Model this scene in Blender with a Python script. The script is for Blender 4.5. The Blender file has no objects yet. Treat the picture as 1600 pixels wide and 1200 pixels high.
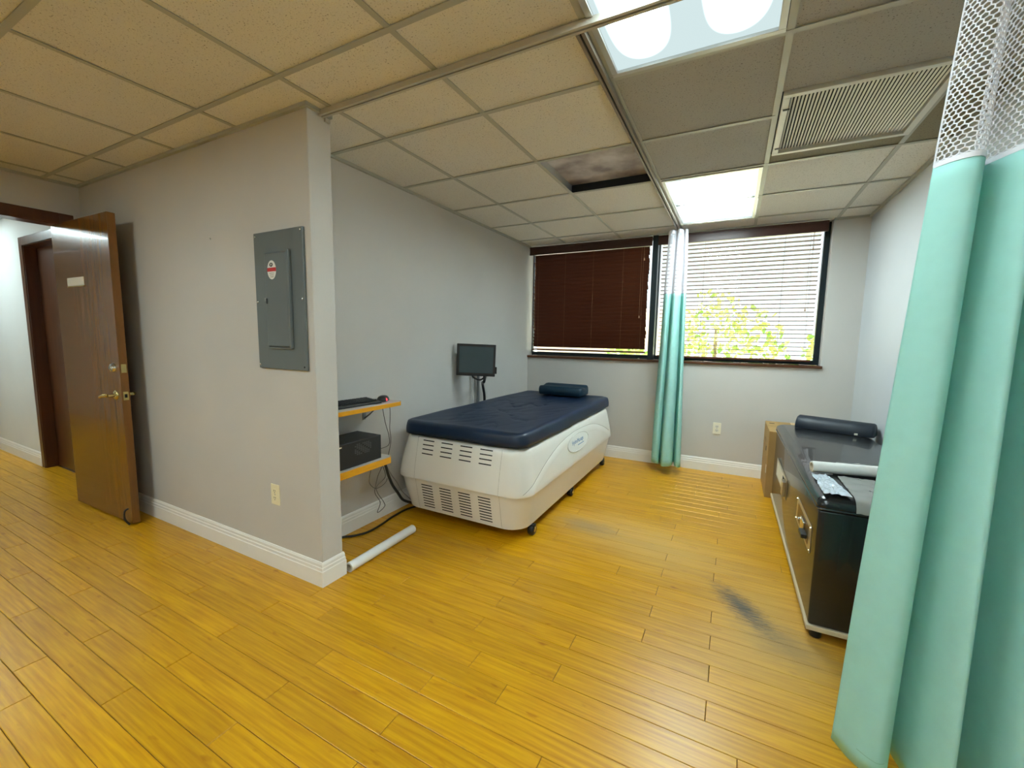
import bpy, bmesh, math, random
from mathutils import Matrix, Vector, noise
random.seed(7)
SC = bpy.context.scene
COL = SC.collection
PI = math.pi

# ------------------------------------------------------------------ camera
CAM_H = 1.305
F_PX, PITCH, YAW, ROLL = 659.84, 0.11033, 0.48083, 0.01614
_fwd = Vector((-math.sin(YAW)*math.cos(PITCH), math.cos(YAW)*math.cos(PITCH), -math.sin(PITCH)))
_rt = Vector((math.cos(YAW), math.sin(YAW), 0.0))
_up = _rt.cross(_fwd)
_r2 = math.cos(ROLL)*_rt + math.sin(ROLL)*_up
_u2 = -math.sin(ROLL)*_rt + math.cos(ROLL)*_up
cam_data = bpy.data.cameras.new('camera')
cam_data.sensor_width = 36.0
cam_data.lens = 36.0*F_PX/1600.0
cam_data.clip_start = 0.02
cam_data.clip_end = 400
cam = bpy.data.objects.new('camera', cam_data)
COL.objects.link(cam)
cam.matrix_world = Matrix(((_r2.x, _u2.x, -_fwd.x, 0), (_r2.y, _u2.y, -_fwd.y, 0), (_r2.z, _u2.z, -_fwd.z, CAM_H), (0, 0, 0, 1)))
SC.camera = cam

# ------------------------------------------------------------------ world, sun, exposure
SKY_STRENGTH = 1.7
SUN_STRENGTH = 60.0
world = bpy.data.worlds.new('sky'); SC.world = world
world.use_nodes = True
wn = world.node_tree.nodes; wl = world.node_tree.links
bg = wn['Background']
bg.inputs['Color'].default_value = (0.90, 0.95, 1.0, 1)
bg.inputs['Strength'].default_value = SKY_STRENGTH
sun_d = bpy.data.lights.new('sun', 'SUN'); sun_d.energy = SUN_STRENGTH; sun_d.angle = 0.01; sun_d.color = (1, .95, .86)
sun = bpy.data.objects.new('sun', sun_d); COL.objects.link(sun)
sun.location = (3, 12, 12)
_el = math.radians(44); _h = Vector((-.54, -.84, 0)).normalized()
sun.rotation_euler = Vector((_h.x*math.cos(_el), _h.y*math.cos(_el), -math.sin(_el))).to_track_quat('-Z', 'Y').to_euler()
SC.view_settings.view_transform = 'Standard'
SC.view_settings.look = 'None'
SC.view_settings.gamma = 1.0
SC.view_settings.use_curve_mapping = False
SC.view_settings.exposure = 0.0
SC.cycles.use_denoising = True
SC.cycles.max_bounces = 10
SC.cycles.diffuse_bounces = 6
SC.cycles.transparent_max_bounces = 24
SC.cycles.sample_clamp_indirect = 8.0
LIGHT_L = 8.0           # radiance of the ceiling lamps' lenses

# ------------------------------------------------------------------ room dimensions (metres)
H, BK, LX, RX, SY, EX, TH, DX = 2.3554, 4.5835, -2.183, 0.942, 1.388, -1.8137, 0.128, -4.35
REAR = -2.6
HALL_Y = 1.42

# ------------------------------------------------------------------ helpers
def lin(c):
    c /= 255.0
    return c/12.92 if c <= .04045 else ((c+.055)/1.055)**2.4
def rgb(r, g, b): return (lin(r), lin(g), lin(b), 1.0)

MATS = {}
def mat(name, col, rough=.5, metal=0., var=0., var_scale=8., bump=0., bump_scale=60., coat=0., spec=.5, stretch=None, trans=0., sheen=0.):
    if name in MATS: return MATS[name]
    m = bpy.data.materials.new(name); m.use_nodes = True
    nt = m.node_tree; b = nt.nodes['Principled BSDF']
    b.inputs['Base Color'].default_value = col
    b.inputs['Roughness'].default_value = rough
    b.inputs['Metallic'].default_value = metal
    b.inputs['Specular IOR Level'].default_value = spec
    b.inputs['Coat Weight'].default_value = coat
    if sheen: b.inputs['Sheen Weight'].default_value = sheen
    if trans: b.inputs['Transmission Weight'].default_value = trans
    if var or bump:
        tc = nt.nodes.new('ShaderNodeTexCoord')
        src = tc.outputs['Object']
        if stretch:
            mp = nt.nodes.new('ShaderNodeMapping'); mp.inputs['Scale'].default_value = stretch
            nt.links.new(src, mp.inputs['Vector']); src = mp.outputs['Vector']
    if var:
        n = nt.nodes.new('ShaderNodeTexNoise'); n.inputs['Scale'].default_value = var_scale; n.inputs['Detail'].default_value = 6
        nt.links.new(src, n.inputs['Vector'])
        r = nt.nodes.new('ShaderNodeValToRGB')
        r.color_ramp.elements[0].position = .3; r.color_ramp.elements[1].position = .7
        r.color_ramp.elements[0].color = tuple(c*(1-var) for c in col[:3])+(1,)
        r.color_ramp.elements[1].color = tuple(min(1, c*(1+var)) for c in col[:3])+(1,)
        nt.links.new(n.outputs['Fac'], r.inputs['Fac']); nt.links.new(r.outputs['Color'], b.inputs['Base Color'])
    if bump:
        n2 = nt.nodes.new('ShaderNodeTexNoise'); n2.inputs['Scale'].default_value = bump_scale; n2.inputs['Detail'].default_value = 4
        nt.links.new(src, n2.inputs['Vector'])
        bp = nt.nodes.new('ShaderNodeBump'); bp.inputs['Strength'].default_value = bump; bp.inputs['Distance'].default_value = .01
        nt.links.new(n2.outputs['Fac'], bp.inputs['Height']); nt.links.new(bp.outputs['Normal'], b.inputs['Normal'])
    MATS[name] = m
    return m

WM = {}
def wm(o): return WM.get(o.name, Matrix.Identity(4))
def attach(o, parent):
    o.parent = parent
    o.matrix_parent_inverse = wm(parent).inverted()
def tag(o, label=None, cat=None, group=None, kind=None):
    if label: o['label'] = label
    if cat: o['category'] = cat
    if group: o['group'] = group
    if kind: o['kind'] = kind
    return o
def thing(name, loc, label, cat, group=None, kind=None):
    o = bpy.data.objects.new(name, None); COL.objects.link(o)
    o.empty_display_size = .1
    o.location = loc
    WM[o.name] = Matrix.Translation(loc)
    return tag(o, label, cat, group, kind)

class MB:
    """collects geometry in world coordinates; build() links it as one mesh object"""
    def __init__(s): s.v = []; s.f = []
    def add(s, vs, fs, M=None):
        n = len(s.v)
        s.v += [tuple(M @ Vector(p)) if M else tuple(p) for p in vs]
        s.f += [tuple(i+n for i in f) for f in fs]
        return s
    def box(s, x0, y0, z0, x1, y1, z1, M=None):
        vs = [(x, y, z) for z in (z0, z1) for y in (y0, y1) for x in (x0, x1)]
        return s.add(vs, [(0, 2, 3, 1), (4, 5, 7, 6), (0, 1, 5, 4), (2, 6, 7, 3), (0, 4, 6, 2), (1, 3, 7, 5)], M)
    def prism(s, poly, axis, a0, a1, M=None):
        n = len(poly)
        def P(q, a):
            return {'x': (a, q[0], q[1]), 'y': (q[0], a, q[1]), 'z': (q[0], q[1], a)}[axis]
        vs = [P(q, a0) for q in poly]+[P(q, a1) for q in poly]
        fs = [tuple(range(n-1, -1, -1)), tuple(range(n, 2*n))]+[(i, (i+1) % n, n+(i+1) % n, n+i) for i in range(n)]
        return s.add(vs, fs, M)
    def tube(s, pts, r, n=8, caps=True, M=None):
        pts = [Vector(p) for p in pts]
        rr = r if isinstance(r, (list, tuple)) else [r]*len(pts)
        vs = []; fs = []
        t0 = (pts[1]-pts[0]).normalized()
        a = t0.orthogonal().normalized()
        for i, p in enumerate(pts):
            t = (pts[min(i+1, len(pts)-1)]-pts[max(i-1, 0)])
            t = t.normalized() if t.length > 1e-9 else t0
            a = (a-t*a.dot(t))
            a = a.normalized() if a.length > 1e-6 else t.orthogonal().normalized()
            b = t.cross(a)
            for k in range(n):
                q = 2*PI*k/n
                vs.append(p+(a*math.cos(q)+b*math.sin(q))*rr[i])
        for i in range(len(pts)-1):
            for k in range(n):
                k2 = (k+1) % n
                fs.append((i*n+k, i*n+k2, (i+1)*n+k2, (i+1)*n+k))
        if caps:
            fs.append(tuple(range(n-1, -1, -1))); fs.append(tuple(range((len(pts)-1)*n, len(pts)*n)))
        return s.add(vs, fs, M)
    def lathe(s, prof, n=16, M=None):
        """profile of (radius, height) around local z"""
        vs = []; fs = []
        for r, z in prof:
            for k in range(n):
                q = 2*PI*k/n; vs.append((r*math.cos(q), r*math.sin(q), z))
        m = len(prof)
        for i in range(m-1):
            for k in range(n):
                k2 = (k+1) % n
                fs.append((i*n+k, i*n+k2, (i+1)*n+k2, (i+1)*n+k))
        fs.append(tuple(range(n-1, -1, -1))); fs.append(tuple(range((m-1)*n, m*n)))
        return s.add(vs, fs, M)
    def loops(s, loops, cap0=True, cap1=True, closed=True):
        n = len(loops[0]); vs = [p for l in loops for p in l]; fs = []
        for i in range(len(loops)-1):
            for k in range(n if closed else n-1):
                k2 = (k+1) % n
                fs.append((i*n+k, i*n+k2, (i+1)*n+k2, (i+1)*n+k))
        if closed and cap0: fs.append(tuple(range(n-1, -1, -1)))
        if closed and cap1: fs.append(tuple(range((len(loops)-1)*n, len(loops)*n)))
        return s.add(vs, fs)
    def build(s, name, m, parent=None, smooth=False, bevel=0., segs=2, angle=40, recalc=True):
        me = bpy.data.meshes.new(name)
        me.from_pydata(s.v, [], s.f)
        if bevel or recalc:
            bm = bmesh.new(); bm.from_mesh(me)
            if recalc: bmesh.ops.recalc_face_normals(bm, faces=bm.faces)
            if bevel:
                es = [e for e in bm.edges if len(e.link_faces) == 2 and e.calc_face_angle(0) > math.radians(30)]
                bmesh.ops.bevel(bm, geom=es, offset=bevel, segments=segs, profile=.5, affect='EDGES', clamp_overlap=True)
            bm.to_mesh(me); bm.free()
        if smooth:
            me.polygons.foreach_set('use_smooth', [True]*len(me.polygons))
            try: me.set_sharp_from_angle(angle=math.radians(angle))
            except Exception: pass
        me.materials.append(m)
        o = bpy.data.objects.new(name, me); COL.objects.link(o)
        if parent: attach(o, parent)
        return o
def box(name, m, b, parent=None, bevel=0., M=None, **k):
    return MB().box(*b, M=M).build(name, m, parent, bevel=bevel, **k)
def link_copy(src, name, parent, M):
    o = bpy.data.objects.new(name, src.data); COL.objects.link(o)
    if parent: o.parent = parent; o.matrix_parent_inverse = wm(parent).inverted()
    o.matrix_basis = M
    return o
def spline(pts, k=6):
    """Catmull-Rom through pts"""
    P = [Vector(p) for p in pts]; out = []
    for i in range(len(P)-1):
        a, b, c, d = P[max(i-1, 0)], P[i], P[i+1], P[min(i+2, len(P)-1)]
        for j in range(k):
            t = j/k
            out.append(.5*((2*b)+(c-a)*t+(2*a-5*b+4*c-d)*t*t+(3*b-a-3*c+d)*t**3))
    out.append(P[-1])
    return out
def frame_m(o, x, y, z):
    """matrix with origin o and axis columns x, y, z"""
    x, y, z = Vector(x), Vector(y), Vector(z)
    return Matrix(((x.x, y.x, z.x, o[0]), (x.y, y.y, z.y, o[1]), (x.z, y.z, z.z, o[2]), (0, 0, 0, 1)))
def text_mesh(name, body, size, m, parent, M, extrude=.0004):
    cu = bpy.data.curves.new(name, 'FONT'); cu.body = body; cu.size = size; cu.extrude = extrude
    cu.align_x = 'CENTER'; cu.align_y = 'CENTER'
    o = bpy.data.objects.new(name, cu); COL.objects.link(o)
    dg = bpy.context.evaluated_depsgraph_get()
    me = bpy.data.meshes.new_from_object(o.evaluated_get(dg))
    bpy.data.objects.remove(o)
    me.transform(M); me.materials.clear(); me.materials.append(m)
    n = bpy.data.objects.new(name, me); COL.objects.link(n)
    if parent: attach(n, parent)
    return n
def ring(cx, cy, hx, hy, r, z, n=8):
    """rounded rectangle loop, counter-clockwise"""
    out = []
    for sx, sy, a0 in ((1, -1, -PI/2), (1, 1, 0), (-1, 1, PI/2), (-1, -1, PI)):
        for k in range(n+1):
            a = a0+PI/2*k/n
            out.append((cx+sx*(hx-r)+r*math.cos(a), cy+sy*(hy-r)+r*math.sin(a), z))
    return out

# ------------------------------------------------------------------ materials
def wall_mat(name, col):
    return mat(name, col, .55, var=.025, var_scale=2.2, bump=.08, bump_scale=220)
M_WALL = wall_mat('wall_paint_grey', rgb(200, 197, 193))
M_WALLR = wall_mat('wall_paint_pale', rgb(202, 206, 210))
M_HALL = wall_mat('wall_paint_hall', rgb(222, 224, 222))
M_TRIM = mat('trim_white', rgb(242, 241, 237), .35, var=.02)
M_TILE = None
M_GRID = mat('grid_metal', rgb(172, 172, 162), .45, var=.03)
M_DOOR = mat('door_wood', rgb(116, 74, 12), .2, var=.08, var_scale=3.5, stretch=(6, 6, .5), coat=.25, spec=.35, bump=.02, bump_scale=30)
M_DOORE = mat('door_edge_wood', rgb(118, 76, 26), .4, var=.2, var_scale=4, stretch=(6, 6, .5))
M_DARKWOOD = mat('dark_brown_wood', rgb(84, 46, 20), .35, var=.2, var_scale=4, stretch=(6, 6, .6), coat=.2)
M_BRASS = mat('brass', rgb(205, 190, 130), .22, 1.)
M_CHROME = mat('chrome', rgb(215, 213, 208), .15, 1.)
M_BLACK = mat('black_plastic', rgb(24, 25, 27), .4, var=.1)
M_VOID = mat('dark_void', rgb(8, 9, 12), .8)
M_CREAM = mat('cream_plate', rgb(240, 234, 214), .4)
M_IVORY = mat('ivory_plastic', rgb(238, 230, 196), .35)
M_PANEL = mat('panel_grey_paint', rgb(100, 108, 110), .42, var=.05, var_scale=5)
M_BED = mat('bed_white_shell', rgb(236, 234, 228), .22, var=.012, coat=.3)
M_NAVY = mat('navy_vinyl', rgb(9, 34, 62), .42, var=.12, var_scale=6, bump=.05, bump_scale=40)
M_TEALNAVY = mat('pillow_vinyl', rgb(6, 42, 60), .5, var=.1, var_scale=9)
M_VINYL = mat('black_vinyl', rgb(22, 23, 26), .26, var=.15, var_scale=30, bump=.05, bump_scale=260, coat=.35)
M_SHELF = mat('shelf_edge_yellow', rgb(226, 160, 28), .35, var=.12, var_scale=6, stretch=(6, 1, 6))
M_LAM = mat('shelf_laminate', rgb(196, 190, 182), .4, var=.03)
M_STEEL = mat('steel', rgb(165, 165, 160), .35, .9)
M_PAPER = mat('paper_roll_white', rgb(240, 241, 238), .6, var=.02)
M_CARD = mat('cardboard', rgb(172, 138, 84), .75, var=.08, var_scale=7)
M_SCREEN = mat('screen', rgb(62, 80, 86), .12, var=.03, coat=.4)
M_TEAL = mat('teal_curtain', rgb(188, 242, 238), .75, var=.03, var_scale=20, bump=.05, bump_scale=400)
_nt = M_TEAL.node_tree; _tr = _nt.nodes.new('ShaderNodeBsdfTranslucent'); _tr.inputs['Color'].default_value = rgb(110, 214, 196)
_mx = _nt.nodes.new('ShaderNodeMixShader'); _mx.inputs[0].default_value = .28
_nt.links.new(_nt.nodes['Principled BSDF'].outputs[0], _mx.inputs[1]); _nt.links.new(_tr.outputs[0], _mx.inputs[2]); _nt.links.new(_mx.outputs[0], _nt.nodes['Material Output'].inputs['Surface'])
M_NET = mat('net_white', rgb(232, 232, 240), .6)
M_BLIND = mat('blind_brown', rgb(88, 46, 28), .5, var=.12, var_scale=5, stretch=(.6, 6, 6), spec=.4)
M_VALANCE = mat('valance_brown', rgb(66, 38, 32), .35, var=.1, var_scale=5, stretch=(.6, 6, 6))
M_FRAME = mat('window_frame_dark', rgb(36, 48, 54), .4, .3)
M_ALU = mat('aluminium', rgb(196, 196, 192), .35, .8)
M_TRACK = mat('track_white', rgb(190, 186, 174), .4, .2, var=.04)
M_RED = mat('red_print', rgb(196, 40, 38), .5)
M_BLUE = mat('blue_print', rgb(110, 150, 190), .5)
M_GASKET = mat('seam_grey', rgb(150, 146, 138), .6)

def tile_mat(name, dark, light):
    m = bpy.data.materials.new(name); m.use_nodes = True
    nt = m.node_tree; b = nt.nodes['Principled BSDF']; b.inputs['Roughness'].default_value = .85; b.inputs['Specular IOR Level'].default_value = .2
    g = nt.nodes.new('ShaderNodeNewGeometry')
    n = nt.nodes.new('ShaderNodeTexNoise'); n.inputs['Scale'].default_value = 170; n.inputs['Detail'].default_value = 3
    nt.links.new(g.outputs['Position'], n.inputs['Vector'])
    r = nt.nodes.new('ShaderNodeValToRGB')
    r.color_ramp.elements[0].position = .27; r.color_ramp.elements[0].color = dark
    r.color_ramp.elements[1].position = .40; r.color_ramp.elements[1].color = light
    nt.links.new(n.outputs['Fac'], r.inputs['Fac'])
    n3 = nt.nodes.new('ShaderNodeTexNoise'); n3.inputs['Scale'].default_value = 1.3
    nt.links.new(g.outputs['Position'], n3.inputs['Vector'])
    oi = nt.nodes.new('ShaderNodeObjectInfo')
    ad = nt.nodes.new('ShaderNodeMath'); ad.operation = 'MULTIPLY_ADD'; ad.inputs[1].default_value = .07; ad.inputs[2].default_value = .90
    nt.links.new(oi.outputs['Random'], ad.inputs[0])
    ad2 = nt.nodes.new('ShaderNodeMath'); ad2.operation = 'MULTIPLY_ADD'; ad2.inputs[1].default_value = .10
    nt.links.new(n3.outputs['Fac'], ad2.inputs[0]); nt.links.new(ad.outputs[0], ad2.inputs[2])
    mx = nt.nodes.new('ShaderNodeVectorMath'); mx.operation = 'SCALE'
    nt.links.new(r.outputs['Color'], mx.inputs[0]); nt.links.new(ad2.outputs[0], mx.inputs['Scale'])
    nt.links.new(mx.outputs[0], b.inputs['Base Color'])
    bp = nt.nodes.new('ShaderNodeBump'); bp.inputs['Strength'].default_value = .25; bp.inputs['Distance'].default_value = .004
    nt.links.new(n.outputs['Fac'], bp.inputs['Height']); nt.links.new(bp.outputs['Normal'], b.inputs['Normal'])
    return m
M_TILE = tile_mat('mineral_fibre_tile', rgb(136, 130, 118), rgb(224, 221, 214))
M_SOOT = tile_mat('sooty_fibre_tile', rgb(100, 96, 90), rgb(174, 172, 168))
M_STRIP = tile_mat('soiled_fibre_strip', rgb(84, 76, 60), rgb(140, 132, 112))

def plank_mat():
    """bamboo boards: streaks, knuckle marks, a tone per board, worn and scuffed patches where they lie on the floor"""
    m = bpy.data.materials.new('bamboo_plank'); m.use_nodes = True
    nt = m.node_tree; L = nt.links; b = nt.nodes['Principled BSDF']
    N = nt.nodes.new
    g = N('ShaderNodeNewGeometry'); oi = N('ShaderNodeObjectInfo')
    off = N('ShaderNodeVectorMath'); off.operation = 'MULTIPLY_ADD'
    L.new(oi.outputs['Random'], off.inputs[0]); off.inputs[1].default_value = (17, 31, 0); L.new(g.outputs['Position'], off.inputs[2])
    def noise_n(scale, vec, detail=4):
        mp = N('ShaderNodeMapping'); mp.inputs['Scale'].default_value = vec; L.new(off.outputs[0], mp.inputs['Vector'])
        n = N('ShaderNodeTexNoise'); n.inputs['Scale'].default_value = scale; n.inputs['Detail'].default_value = detail
        L.new(mp.outputs['Vector'], n.inputs['Vector']); return n
    streak = noise_n(3.0, (1.2, 26, 1))
    r1 = N('ShaderNodeValToRGB'); e = r1.color_ramp.elements
    e[0].position = .30; e[0].color = rgb(186, 126, 6); e[1].position = .68; e[1].color = rgb(216, 160, 14)
    L.new(streak.outputs['Fac'], r1.inputs['Fac'])
    knk = noise_n(9.0, (1.0, 3.0, 1), 2)
    r2 = N('ShaderNodeValToRGB'); e = r2.color_ramp.elements
    e[0].position = .66; e[0].color = (1, 1, 1, 1); e[1].position = .78; e[1].color = rgb(216, 190, 140)
    L.new(knk.outputs['Fac'], r2.inputs['Fac'])
    mul = N('ShaderNodeMix'); mul.data_type = 'RGBA'; mul.blend_type = 'MULTIPLY'; mul.inputs['Factor'].default_value = 1
    L.new(r1.outputs['Color'], mul.inputs[6]); L.new(r2.outputs['Color'], mul.inputs[7])
    tone = N('ShaderNodeMath'); tone.operation = 'MULTIPLY_ADD'; tone.inputs[1].default_value = .16; tone.inputs[2].default_value = .90
    L.new(oi.outputs['Random'], tone.inputs[0])
    sc = N('ShaderNodeVectorMath'); sc.operation = 'SCALE'; L.new(mul.outputs[2], sc.inputs[0]); L.new(tone.outputs[0], sc.inputs['Scale'])
    col = sc.outputs[0]
    def blob(cx, cy, ax, ay, ang, soft, nscale, nstr):
        """0..1 mask of a ragged ellipse on the floor"""
        mp = N('ShaderNodeMapping'); mp.vector_type = 'TEXTURE'
        mp.inputs['Location'].default_value = (cx, cy, 0); mp.inputs['Rotation'].default_value = (0, 0, ang); mp.inputs['Scale'].default_value = (ax, ay, 100)
        L.new(g.outputs['Position'], mp.inputs['Vector'])
        ln = N('ShaderNodeVectorMath'); ln.operation = 'LENGTH'; L.new(mp.outputs['Vector'], ln.inputs[0])
        nn = N('ShaderNodeTexNoise'); nn.inputs['Scale'].default_value = nscale; nn.inputs['Detail'].default_value = 5; nn.inputs['Roughness'].default_value = .7
        mp2 = N('ShaderNodeMapping'); mp2.inputs['Scale'].default_value = (.35, 1.4, 1); L.new(g.outputs['Position'], mp2.inputs['Vector'])
        L.new(mp2.outputs['Vector'], nn.inputs['Vector'])
        a = N('ShaderNodeMath'); a.operation = 'MULTIPLY_ADD'; a.inputs[1].default_value = nstr; L.new(nn.outputs['Fac'], a.inputs[0]); L.new(ln.outputs['Value'], a.inputs[2])
        mr = N('ShaderNodeMapRange'); mr.interpolation_type = 'SMOOTHSTEP'
        mr.inputs['From Min'].default_value = 1+nstr*.5; mr.inputs['From Max'].default_value = 1+nstr*.5-soft; mr.inputs['To Min'].default_value = 0; mr.inputs['To Max'].default_value = 1
        L.new(a.outputs[0], mr.inputs['Value']); return mr.outputs['Result']
    def over(col, mask, c, k):
        f = N('ShaderNodeMath'); f.operation = 'MULTIPLY'; f.inputs[1].default_value = k; L.new(mask, f.inputs[0])
        mx = N('ShaderNodeMix'); mx.data_type = 'RGBA'; L.new(f.outputs[0], mx.inputs['Factor']); L.new(col, mx.inputs[6]); mx.inputs[7].default_value = c
        return mx.outputs[2]
    worn1 = blob(-.45, 2.72, .95, .46, -.25, .95, 7, .35)
    worn2 = blob(.22, 2.1, .42, .75, -.1, .95, 7, .35)
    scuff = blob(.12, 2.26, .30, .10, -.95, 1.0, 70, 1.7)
    scuff2 = blob(.30, 2.06, .32, .20, -.55, 1.0, 26, 1.2)
    grey = blob(-.82, 2.76, .34, .15, -.1, 1.0, 30, 1.3)
    col = over(col, worn1, rgb(214, 176, 106), .55)
    col = over(col, worn2, rgb(212, 174, 104), .55)
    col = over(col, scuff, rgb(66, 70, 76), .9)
    col = over(col, scuff2, rgb(112, 106, 92), .45)
    col = over(col, grey, rgb(150, 134, 108), .6)
    L.new(col, b.inputs['Base Color'])
    mxr = N('ShaderNodeMath'); mxr.operation = 'MAXIMUM'; L.new(worn1, mxr.inputs[0]); L.new(worn2, mxr.inputs[1])
    ro = N('ShaderNodeMath'); ro.operation = 'MULTIPLY_ADD'; ro.inputs[1].default_value = .08; ro.inputs[2].default_value = .33; L.new(mxr.outputs[0], ro.inputs[0])
    L.new(ro.outputs[0], b.inputs['Roughness'])
    b.inputs['Specular IOR Level'].default_value = .5
    bp = N('ShaderNodeBump'); bp.inputs['Strength'].default_value = .04; bp.inputs['Distance'].default_value = .003
    L.new(streak.outputs['Fac'], bp.inputs['Height']); L.new(bp.outputs['Normal'], b.inputs['Normal'])
    return m
M_PLANK = plank_mat()

def lens_mat(name, k, tubes):
    """ribbed lamp lens: gives off light, brighter under its tubes; tubes = local x of each, ends at |y| 0.5"""
    m = bpy.data.materials.new(name); m.use_nodes = True
    nt = m.node_tree; L = nt.links; N = nt.nodes.new
    for n in list(nt.nodes): nt.nodes.remove(n)
    out = N('ShaderNodeOutputMaterial'); em = N('ShaderNodeEmission')
    tc = N('ShaderNodeTexCoord'); acc = None
    for tx in tubes:
        mp = N('ShaderNodeMapping'); mp.vector_type = 'TEXTURE'; mp.inputs['Location'].default_value = (tx, 0, 0); mp.inputs['Scale'].default_value = (.072, .50, 10)
        L.new(tc.outputs['Object'], mp.inputs['Vector'])
        sx = N('ShaderNodeSeparateXYZ'); L.new(mp.outputs['Vector'], sx.inputs[0])
        p = []
        for ax, e in ((0, 2), (1, 8)):
            a = N('ShaderNodeMath'); a.operation = 'ABSOLUTE'; L.new(sx.outputs[ax], a.inputs[0])
            w = N('ShaderNodeMath'); w.operation = 'POWER'; w.inputs[1].default_value = e; L.new(a.outputs[0], w.inputs[0]); p.append(w)
        s = N('ShaderNodeMath'); s.operation = 'ADD'; L.new(p[0].outputs[0], s.inputs[0]); L.new(p[1].outputs[0], s.inputs[1])
        mr = N('ShaderNodeMapRange'); mr.interpolation_type = 'SMOOTHSTEP'
        mr.inputs['From Min'].default_value = 2.2; mr.inputs['From Max'].default_value = .1; L.new(s.outputs[0], mr.inputs['Value'])
        if acc is None: acc = mr.outputs['Result']
        else:
            ad = N('ShaderNodeMath'); ad.operation = 'ADD'; L.new(acc, ad.inputs[0]); L.new(mr.outputs['Result'], ad.inputs[1]); acc = ad.outputs[0]
    st = N('ShaderNodeMath'); st.operation = 'MULTIPLY_ADD'; st.inputs[1].default_value = k*2.5; st.inputs[2].default_value = k*.105
    L.new(acc, st.inputs[0]); L.new(st.outputs[0], em.inputs['Strength'])
    em.inputs['Color'].default_value = (.79, .965, .975, 1)
    L.new(em.outputs[0], out.inputs['Surface'])
    return m

def pane_mat():
    m = bpy.data.materials.new('window_glass'); m.use_nodes = True
    nt = m.node_tree; N = nt.nodes.new; L = nt.links
    for n in list(nt.nodes): nt.nodes.remove(n)
    out = N('ShaderNodeOutputMaterial'); t = N('ShaderNodeBsdfTransparent'); gl = N('ShaderNodeBsdfGlossy'); gl.inputs['Roughness'].default_value = .02
    t.inputs['Color'].default_value = (.93, .96, .95, 1)
    fr = N('ShaderNodeFresnel'); fr.inputs['IOR'].default_value = 1.45
    mx = N('ShaderNodeMixShader'); L.new(fr.outputs[0], mx.inputs[0]); L.new(t.outputs[0], mx.inputs[1]); L.new(gl.outputs[0], mx.inputs[2])
    L.new(mx.outputs[0], out.inputs['Surface'])
    return m
M_GLASS = pane_mat()
def film_mat():
    m = bpy.data.materials.new('clear_film'); m.use_nodes = True
    nt = m.node_tree; N = nt.nodes.new; L = nt.links
    for n in list(nt.nodes): nt.nodes.remove(n)
    out = N('ShaderNodeOutputMaterial'); t = N('ShaderNodeBsdfTransparent'); gl = N('ShaderNodeBsdfPrincipled')
    gl.inputs['Base Color'].default_value = rgb(186, 186, 182); gl.inputs['Roughness'].default_value = .22
    mx = N('ShaderNodeMixShader'); mx.inputs[0].default_value = .62
    L.new(t.outputs[0], mx.inputs[1]); L.new(gl.outputs[0], mx.inputs[2]); L.new(mx.outputs[0], out.inputs['Surface'])
    return m
M_FILM = film_mat()

# ================================================================== STRUCTURE
def struct(name, m, mb, label, **k):
    return tag(mb.build(name, m, **k), label, kind='structure')

# floor: dark underlay with every board laid on it
floor = struct('floor', mat('underlay', rgb(70, 44, 12), .9), MB().box(-10.2, REAR-.15, -.05, RX+.15, BK+.2, -.004),
               'yellow bamboo plank floor with worn grey patches')
PW, PLN, PY0 = .0955, .945, 1.201
JO = {-7: -.938, -6: -.455, -5: -.94, -4: -.46, -3: -.948, -2: -.45, -1: -.947, 0: -.676, 1: -.852, 2: -.532, 3: -.95, 4: -.535, 5: -.004, 6: -.272, 7: -.009,
      8: -.272, 9: -.012, 10: -.273, 11: -.5, 12: -.275, 13: -.016, 14: -.278, 15: -.012, 16: -.62, 17: -.28, 18: -.013, 19: -.283}
def project(p):
    d = Vector(p)-Vector((0, 0, CAM_H)); z = d.dot(_fwd)
    if z < .05: return None
    return (800+F_PX*d.dot(_r2)/z, 600-F_PX*d.dot(_u2)/z)
def plank_mesh(mb, x0, x1, y0, y1):
    g, c, zt, zb = .0010, .0016, 0., -.0045
    xa, xb, ya, yb = x0+g, x1-g, y0+g, y1-g
    vs = [(xa, ya, zb), (xb, ya, zb), (xb, yb, zb), (xa, yb, zb), (xa, ya, zt-c*.7), (xb, ya, zt-c*.7), (xb, yb, zt-c*.7), (xa, yb, zt-c*.7),
          (xa+c, ya+c, zt), (xb-c, ya+c, zt), (xb-c, yb-c, zt), (xa+c, yb-c, zt)]
    fs = [(0, 1, 5, 4), (1, 2, 6, 5), (2, 3, 7, 6), (3, 0, 4, 7), (4, 5, 9, 8), (5, 6, 10, 9), (6, 7, 11, 10), (7, 4, 8, 11), (8, 9, 10, 11)]
    mb.add(vs, fs)
planks = []
k = -41
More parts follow.
